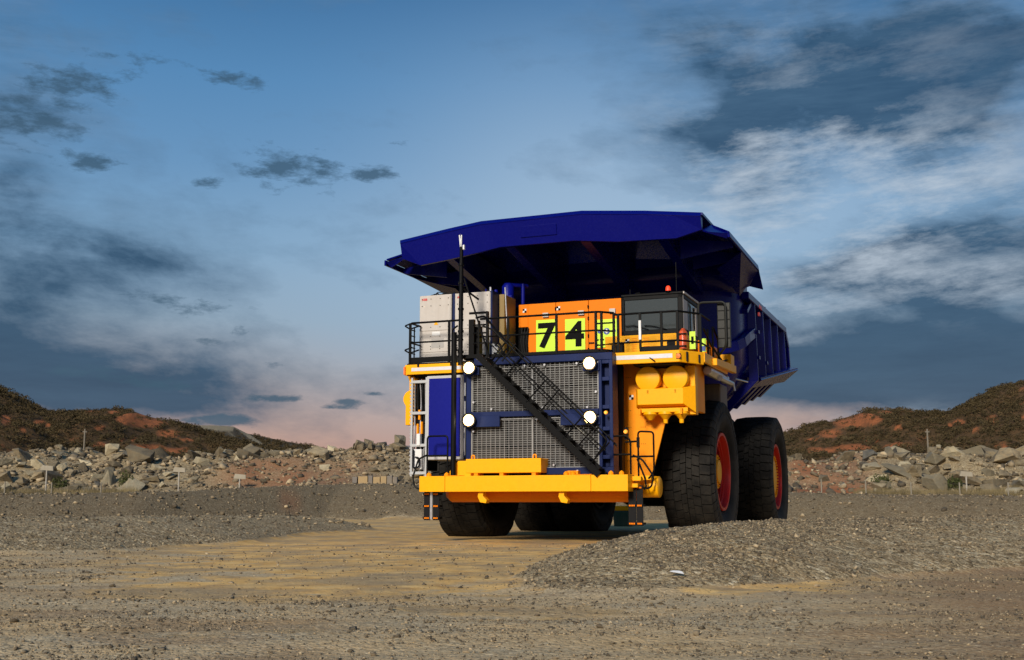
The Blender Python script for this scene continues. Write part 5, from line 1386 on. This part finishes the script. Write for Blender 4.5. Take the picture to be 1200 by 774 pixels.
# side ribs, top rail, sill plates
for s in (-1,1):
    m = MB(); m.obox((s*3.98,3.3,6.70),(s*3.98,10.6,6.70),.22,.20); m.obox((s*3.98,10.5,6.70),(s*3.98,11.2,6.2),.2,.2); m.obox((s*3.98,11.15,6.25),(s*3.98,11.35,5.35),.2,.16); bb(m,'top_rail',BLU,.02)
    for k,y in enumerate((4.35,5.75,7.15,8.6,10.1)):
        zf = 4.35+(y-4.35)*.155
        m = MB(); m.hexa([(s*3.86,y-.1,zf),(s*4.12,y-.035,zf+.02),(s*4.12,y+.035,zf+.02),(s*3.86,y+.1,zf),(s*3.86,y-.1,6.62),(s*4.08,y-.035,6.62),(s*4.08,y+.035,6.62),(s*3.86,y+.1,6.62)])
        # lower run of the rib wrapping under the floor
        z2 = zfloor(y); m.hexa([(s*3.80,y-.12,zf+.02),(s*4.12,y-.12,zf+.02),(s*4.12,y+.12,zf+.02),(s*3.80,y+.12,zf+.02),(s*2.95,y-.12,z2-.22),(s*3.2,y-.12,z2-.28),(s*3.2,y+.12,z2-.28),(s*2.95,y+.12,z2-.22)])
        bb(m,'side_rib',BLU,.012)
        if s>0: m = MB(); m.box(-2.94,2.94,y-.12,y+.12,z2-.28,z2-.02); bb(m,'floor_rib',BLU,.012)
        if k in (0,1):
            m = MB()
            for z in (5.0,5.75) if k==0 else (5.0,): m.box(s*4.1,s*4.16,y+.02,y+.22,z,z+.10)
            bb(m,'rib_bracket',BLU,.005)
    m = MB(); m.sheet([(s*4.12,4.7,4.46),(s*4.36,11.0,5.42),(s*3.86,11.0,5.02),(s*3.80,4.9,4.26)],.05); m.sheet([(s*4.36,11.0,5.42),(s*4.12,4.7,4.46),(s*3.86,4.7,4.52),(s*3.86,11.0,5.48)],.03); bb(m,'sill_plate',BLU,.005)
# belt rib round the front corners
for s in (-1,1):
    bp_=[]
    pth=[(0,1.98,4.95),(2.2,1.98,4.95)]+[(2.61+1.38*math.sin(k/6*math.pi/2),3.4-1.42*math.cos(k/6*math.pi/2),4.95+.55*(k/6)**2) for k in range(1,7)]+[(4.0,4.3,5.75)]
    m = MB()
    for a,b in zip(pth[:-1],pth[1:]):
        a=Vector((a[0]*s,a[1],a[2])); b=Vector((b[0]*s,b[1],b[2])); e=(b-a).normalized()*.03
        m.obox(a-e,b+e,.16,.28)
    bb(m,'belt_rib',BLU,.01)
m = MB()
for s in (-1,1):
    m.obox((s*3.92,3.45,6.25),(s*3.92,4.2,6.62),.2,.12)
bb(m,'corner_gusset',BLU,.01)
m = MB(); m.box(3.9+.14,3.9+.20,5.1,5.5,6.60,6.70); m.box(4.06,4.11,4.9,5.1,6.35,6.45); bb(m,'red_tag',SRD,0)
m = MB()
for y,z in ((6.6,6.83),(9.4,6.83)): m.box(3.95,4.02,y,y+.15,z-.03,z+.06)
bb(m,'rail_cleat',BLU,0)
# tipping rams and pivots under the body
m = MB()
for s in (-1,1): m.cyl((s*1.5,2.4,1.8),(s*1.5,3.0,3.7),.2,16); m.box(s*.8,s*1.4,9.2,10.0,1.9,4.4)
m.box(-1.3,1.3,3.0,10.0,2.95,3.5); m.build('hoist_gear', DRK, T, .02)
bpy.context.view_layer.update()

# ================================================================== SKY, LIGHT, CAMERA
SUN_EL = 25.0; SUN_AZ = 203.0      # compass-style azimuth of the sun: 0 = +y, 90 = +x
w = bpy.data.worlds.new("World"); S.world = w; w.use_nodes = True
nt = w.node_tree; L = nt.links; bg = nt.nodes['Background']
tc = N(nt,'ShaderNodeTexCoord'); sp = N(nt,'ShaderNodeSeparateXYZ'); L.new(tc.outputs['Generated'], sp.inputs[0])
az = math_(nt,'MULTIPLY', math_(nt,'ARCTAN2', sp.outputs[0], sp.outputs[1]), 57.2958)
el = math_(nt,'MULTIPLY', math_(nt,'ARCSINE', sp.outputs[2]), 57.2958)
def comb(a, b, c=0.0):
    n = N(nt,'ShaderNodeCombineXYZ')
    for i,v in enumerate((a,b,c)):
        if isinstance(v, bpy.types.NodeSocket): L.new(v, n.inputs[i])
        else: n.inputs[i].default_value = v
    return n.outputs[0]
def noi(vec, s, d=8., r=.6, dist=0.):
    n = N(nt,'ShaderNodeTexNoise',i_Scale=s,i_Detail=d,i_Roughness=r,i_Distortion=dist); L.new(vec,n.inputs['Vector']); return n.outputs[0]
def blobs(lst, azs, els):
    tot = None
    for a0,e0,sa,se,k in lst:
        u = math_(nt,'MULTIPLY', math_(nt,'SUBTRACT',azs,a0), 1/sa); v = math_(nt,'MULTIPLY', math_(nt,'SUBTRACT',els,e0), 1/se)
        q = math_(nt,'ADD', math_(nt,'MULTIPLY',u,u), math_(nt,'MULTIPLY',v,v))
        g = math_(nt,'MULTIPLY', math_(nt,'POWER', 2.718, math_(nt,'MULTIPLY',q,-1.0)), k)
        tot = g if tot is None else math_(nt,'ADD',tot,g)
    return tot
clear = ramp(nt, [(0,(.52,.29,.22)),(.10,(.54,.32,.25)),(.16,(.52,.36,.31)),(.24,(.40,.37,.38)),(.34,(.29,.39,.49)),(.47,(.21,.38,.57)),(.63,(.14,.31,.54)),(.79,(.095,.26,.50)),(1,(.04,.155,.35))],
             math_(nt,'MULTIPLY', el, 1/26.0, clamp=True)).outputs[0]
# paler band low right of centre
glow = blobs([(3,13,9,8,.75),(15,14,9,4,.5),(-8,10,10,5,.3)], az, el)
clear = mixc(nt, math_(nt,'MINIMUM',glow,.85), clear, (.38,.53,.70))
# big soft banks
P0 = comb(math_(nt,'MULTIPLY',az,.085), math_(nt,'MULTIPLY',el,.19), 3.7)
wpa = noi(P0, 1.1, 3., .5); 
wob = math_(nt,'MULTIPLY', math_(nt,'SUBTRACT',wpa,.5), 14.0)
az2 = math_(nt,'ADD',az,wob); el2 = math_(nt,'ADD',el,math_(nt,'MULTIPLY',math_(nt,'SUBTRACT',noi(comb(math_(nt,'MULTIPLY',az,.06),math_(nt,'MULTIPLY',el,.12),9.),1.6,3.,.5),.5),3.0))
big = noi(comb(math_(nt,'MULTIPLY',math_(nt,'ADD',az,math_(nt,'MULTIPLY',el,.8)),.085), math_(nt,'MULTIPLY',math_(nt,'SUBTRACT',el,math_(nt,'MULTIPLY',az,.10)),.17), 3.7), 1.45, 9., .63, .12)
BIG = [(-24.6, 11.6, 4.48, 6.61, 0.68), (-19.6, 10.3, 5.98, 2.82, 0.22), (-24.3, 6.5, 7.15, 2.33, 0.9), (-20.2, 5.5, 8.72, 1.44, 0.85), (-15.2, 7.7, 6.19, 2.06, 0.25), (-18.5, 11.6, 5.66, 2.02, 0.35), (-11.1, 22.3, 12.44, 0.99, 0.12), (-23.2, 18.3, 3.47, 1.53, 0.35), (15.7, 20.9, 8.3, 3.98, 1.15), (22.4, 18.4, 4.77, 3.1, 0.8), (11.8, 17.2, 3.35, 3.09, 0.8), (20.8, 10.7, 5.13, 1.8, 1.2), (16.9, 10.3, 4.27, 1.31, 0.9), (18.3, 6.4, 6.68, 1.7, 1.9), (14.3, 6.5, 3.57, 1.41, 0.9), (20.5, 5.3, 4.73, 0.96, 1.2), (22.5, 6.6, 4.27, 2.36, 1.3), (24.2, 11.2, 3.18, 2.34, 0.8), (8.9, 23.2, 3.05, 1.99, 0.4), (-60, 25, 30, 15, 0.6), (60, 22, 25, 14, 0.7), (120, 20, 40, 12, 0.5), (-130, 30, 40, 14, 0.5)]
bf = blobs(BIG, az2, el2)
bigd = math_(nt,'ADD', bf, math_(nt,'MULTIPLY_ADD', math_(nt,'SUBTRACT',big,.5), 2.3, -.10))
bm_ = ramp(nt, [(.0,(0,0,0)),(.4,(.35,.35,.35)),(.8,(.8,.8,.8)),(1.0,(.95,.95,.95))], bigd).outputs[0]
streak = noi(comb(math_(nt,'MULTIPLY',az,.05), math_(nt,'MULTIPLY',el,.32), 1.3), 2.4, 6., .66, .15)
bcol = mixc(nt, ramp(nt,[(.34,(0,0,0)),(.66,(1,1,1))],streak).outputs[0], (.050,.120,.215), (.15,.245,.37))
bcol = mixc(nt, ramp(nt,[(.55,(0,0,0)),(1.0,(1,1,1))],bigd).outputs[0], bcol, mixc(nt, ramp(nt,[(.3,(0,0,0)),(.7,(1,1,1))],streak).outputs[0], (.014,.058,.125),(.055,.125,.215)))
lowd = ramp(nt, [(.0,(1,1,1)),(.30,(1,1,1)),(.46,(0,0,0))], math_(nt,'MULTIPLY', el, 1/26.0, clamp=True)).outputs[0]
bcol = mixc(nt, math_(nt,'MULTIPLY',lowd,.75), bcol, mixc(nt, streak, (.008,.045,.105),(.03,.09,.17)))
col = mixc(nt, bm_, clear, bcol)
# wisps of pale cirrus among the banks on the right
cir = noi(comb(math_(nt,'MULTIPLY',math_(nt,'ADD',az,math_(nt,'MULTIPLY',el,.9)),.075), math_(nt,'MULTIPLY',math_(nt,'SUBTRACT',el,math_(nt,'MULTIPLY',az,.12)),.26), 7.7), 1.5, 9., .67, .12)
cf = math_(nt,'MULTIPLY', ramp(nt,[(.46,(0,0,0)),(.66,(1,1,1))],cir).outputs[0], math_(nt,'MINIMUM', blobs([(17,14.5,8,3.2,1.3),(16,22,9,5,.25),(23,10,8,1.3,.6),(21,3.6,7,.8,.6),(12,14,5,5,.6),(13,8.8,2.5,1.0,1.1)],az,el), .9))
col = mixc(nt, cf, col, (.54,.62,.71))
# small dark cumulus fragments
frag = noi(comb(math_(nt,'MULTIPLY',az,.36), math_(nt,'MULTIPLY',el,.95), 5.1), 1.6, 8., .68, .1)
SM = [(-21.3, 19.3, 2.36, 0.69, 1.0), (-23.5, 17.5, 2.28, 1.54, 0.9), (-21.1, 15.8, 1.36, 0.39, 1.1), (-14.4, 20.3, 1.43, 0.4, 1.0), (-19.0, 20.8, 2.03, 0.54, 0.6), (-11.5, 16.2, 2.14, 0.91, 1.1), (-7.5, 16.2, 1.66, 0.38, 1.1), (-15.3, 15.4, 1.07, 0.33, 0.9), (-15.4, 9.3, 1.62, 0.54, 0.7), (-15.2, 7.7, 1.13, 0.21, 0.8), (-11.7, 5.0, 1.49, 0.21, 1.2), (-11.7, 6.7, 1.08, 0.17, 0.8), (-16.9, 5.5, 1.39, 0.49, 0.8), (-14.6, 3.9, 1.94, 0.33, 1.4), (-20.2, 5.9, 2.3, 0.48, 0.7), (-8.5, 4.6, 1.01, 0.17, 0.9), (-6.4, 5.3, 0.76, 0.13, 1.0), (-13.2, 8.2, 1.24, 0.33, 0.5), (-5.7, 17.7, 0.61, 0.21, 0.6), (-17.7, 9.6, 1.59, 0.37, 0.5), (-5.9, 2.7, 1.27, 0.08, 1.2), (-8.1, 4.9, 1.01, 0.17, 0.8)]
sf = math_(nt,'ADD', blobs(SM, math_(nt,'ADD',az,math_(nt,'MULTIPLY',wob,.12)), el), math_(nt,'MULTIPLY', math_(nt,'MINIMUM',math_(nt,'SUBTRACT',frag,.5),.14), 3.0))
sm_ = ramp(nt, [(.42,(0,0,0)),(1.05,(.85,.85,.85))], sf).outputs[0]
col = mixc(nt, sm_, col, mixc(nt, streak, (.025,.075,.13),(.06,.12,.19)))
sky = N(nt,'ShaderNodeTexSky'); sky.sky_type='NISHITA'; sky.sun_disc=False; sky.sun_elevation=R(SUN_EL); sky.sun_rotation=R(SUN_AZ); sky.dust_density=2.0
skys = N(nt,'ShaderNodeVectorMath',operation='SCALE'); skys.inputs['Scale'].default_value=.06; L.new(sky.outputs[0],skys.inputs[0])
col = mixc(nt, .10, col, skys.outputs[0])
L.new(col, bg.inputs[0]); bg.inputs[1].default_value = 1.0

sun = bpy.data.lights.new('sun','SUN'); sun.energy = 4.3; sun.angle = R(12); sun.color = (1,.91,.78)
so = bpy.data.objects.new('sun', sun); COL.objects.link(so)
d = Vector((math.sin(R(SUN_AZ))*math.cos(R(SUN_EL)), math.cos(R(SUN_AZ))*math.cos(R(SUN_EL)), math.sin(R(SUN_EL))))
so.rotation_euler = d.to_track_quat('Z','Y').to_euler(); so.location = (0,0,40)

cam = bpy.data.cameras.new('camera'); cam.sensor_width = 36; cam.lens = 36*F/1200; cam.clip_end = 6000; cam.clip_start = .1
co = bpy.data.objects.new('camera', cam); COL.objects.link(co)
co.location = (0,0,EYE); co.rotation_euler = (R(90)+PITCH, 0, 0)
w.cycles.sampling_method = 'MANUAL'; w.cycles.sample_map_resolution = 256
S.camera = co
S.view_settings.view_transform = 'Standard'; S.view_settings.look = 'None'; S.view_settings.exposure = 0; S.view_settings.gamma = 1
S.view_settings.use_curve_mapping = False
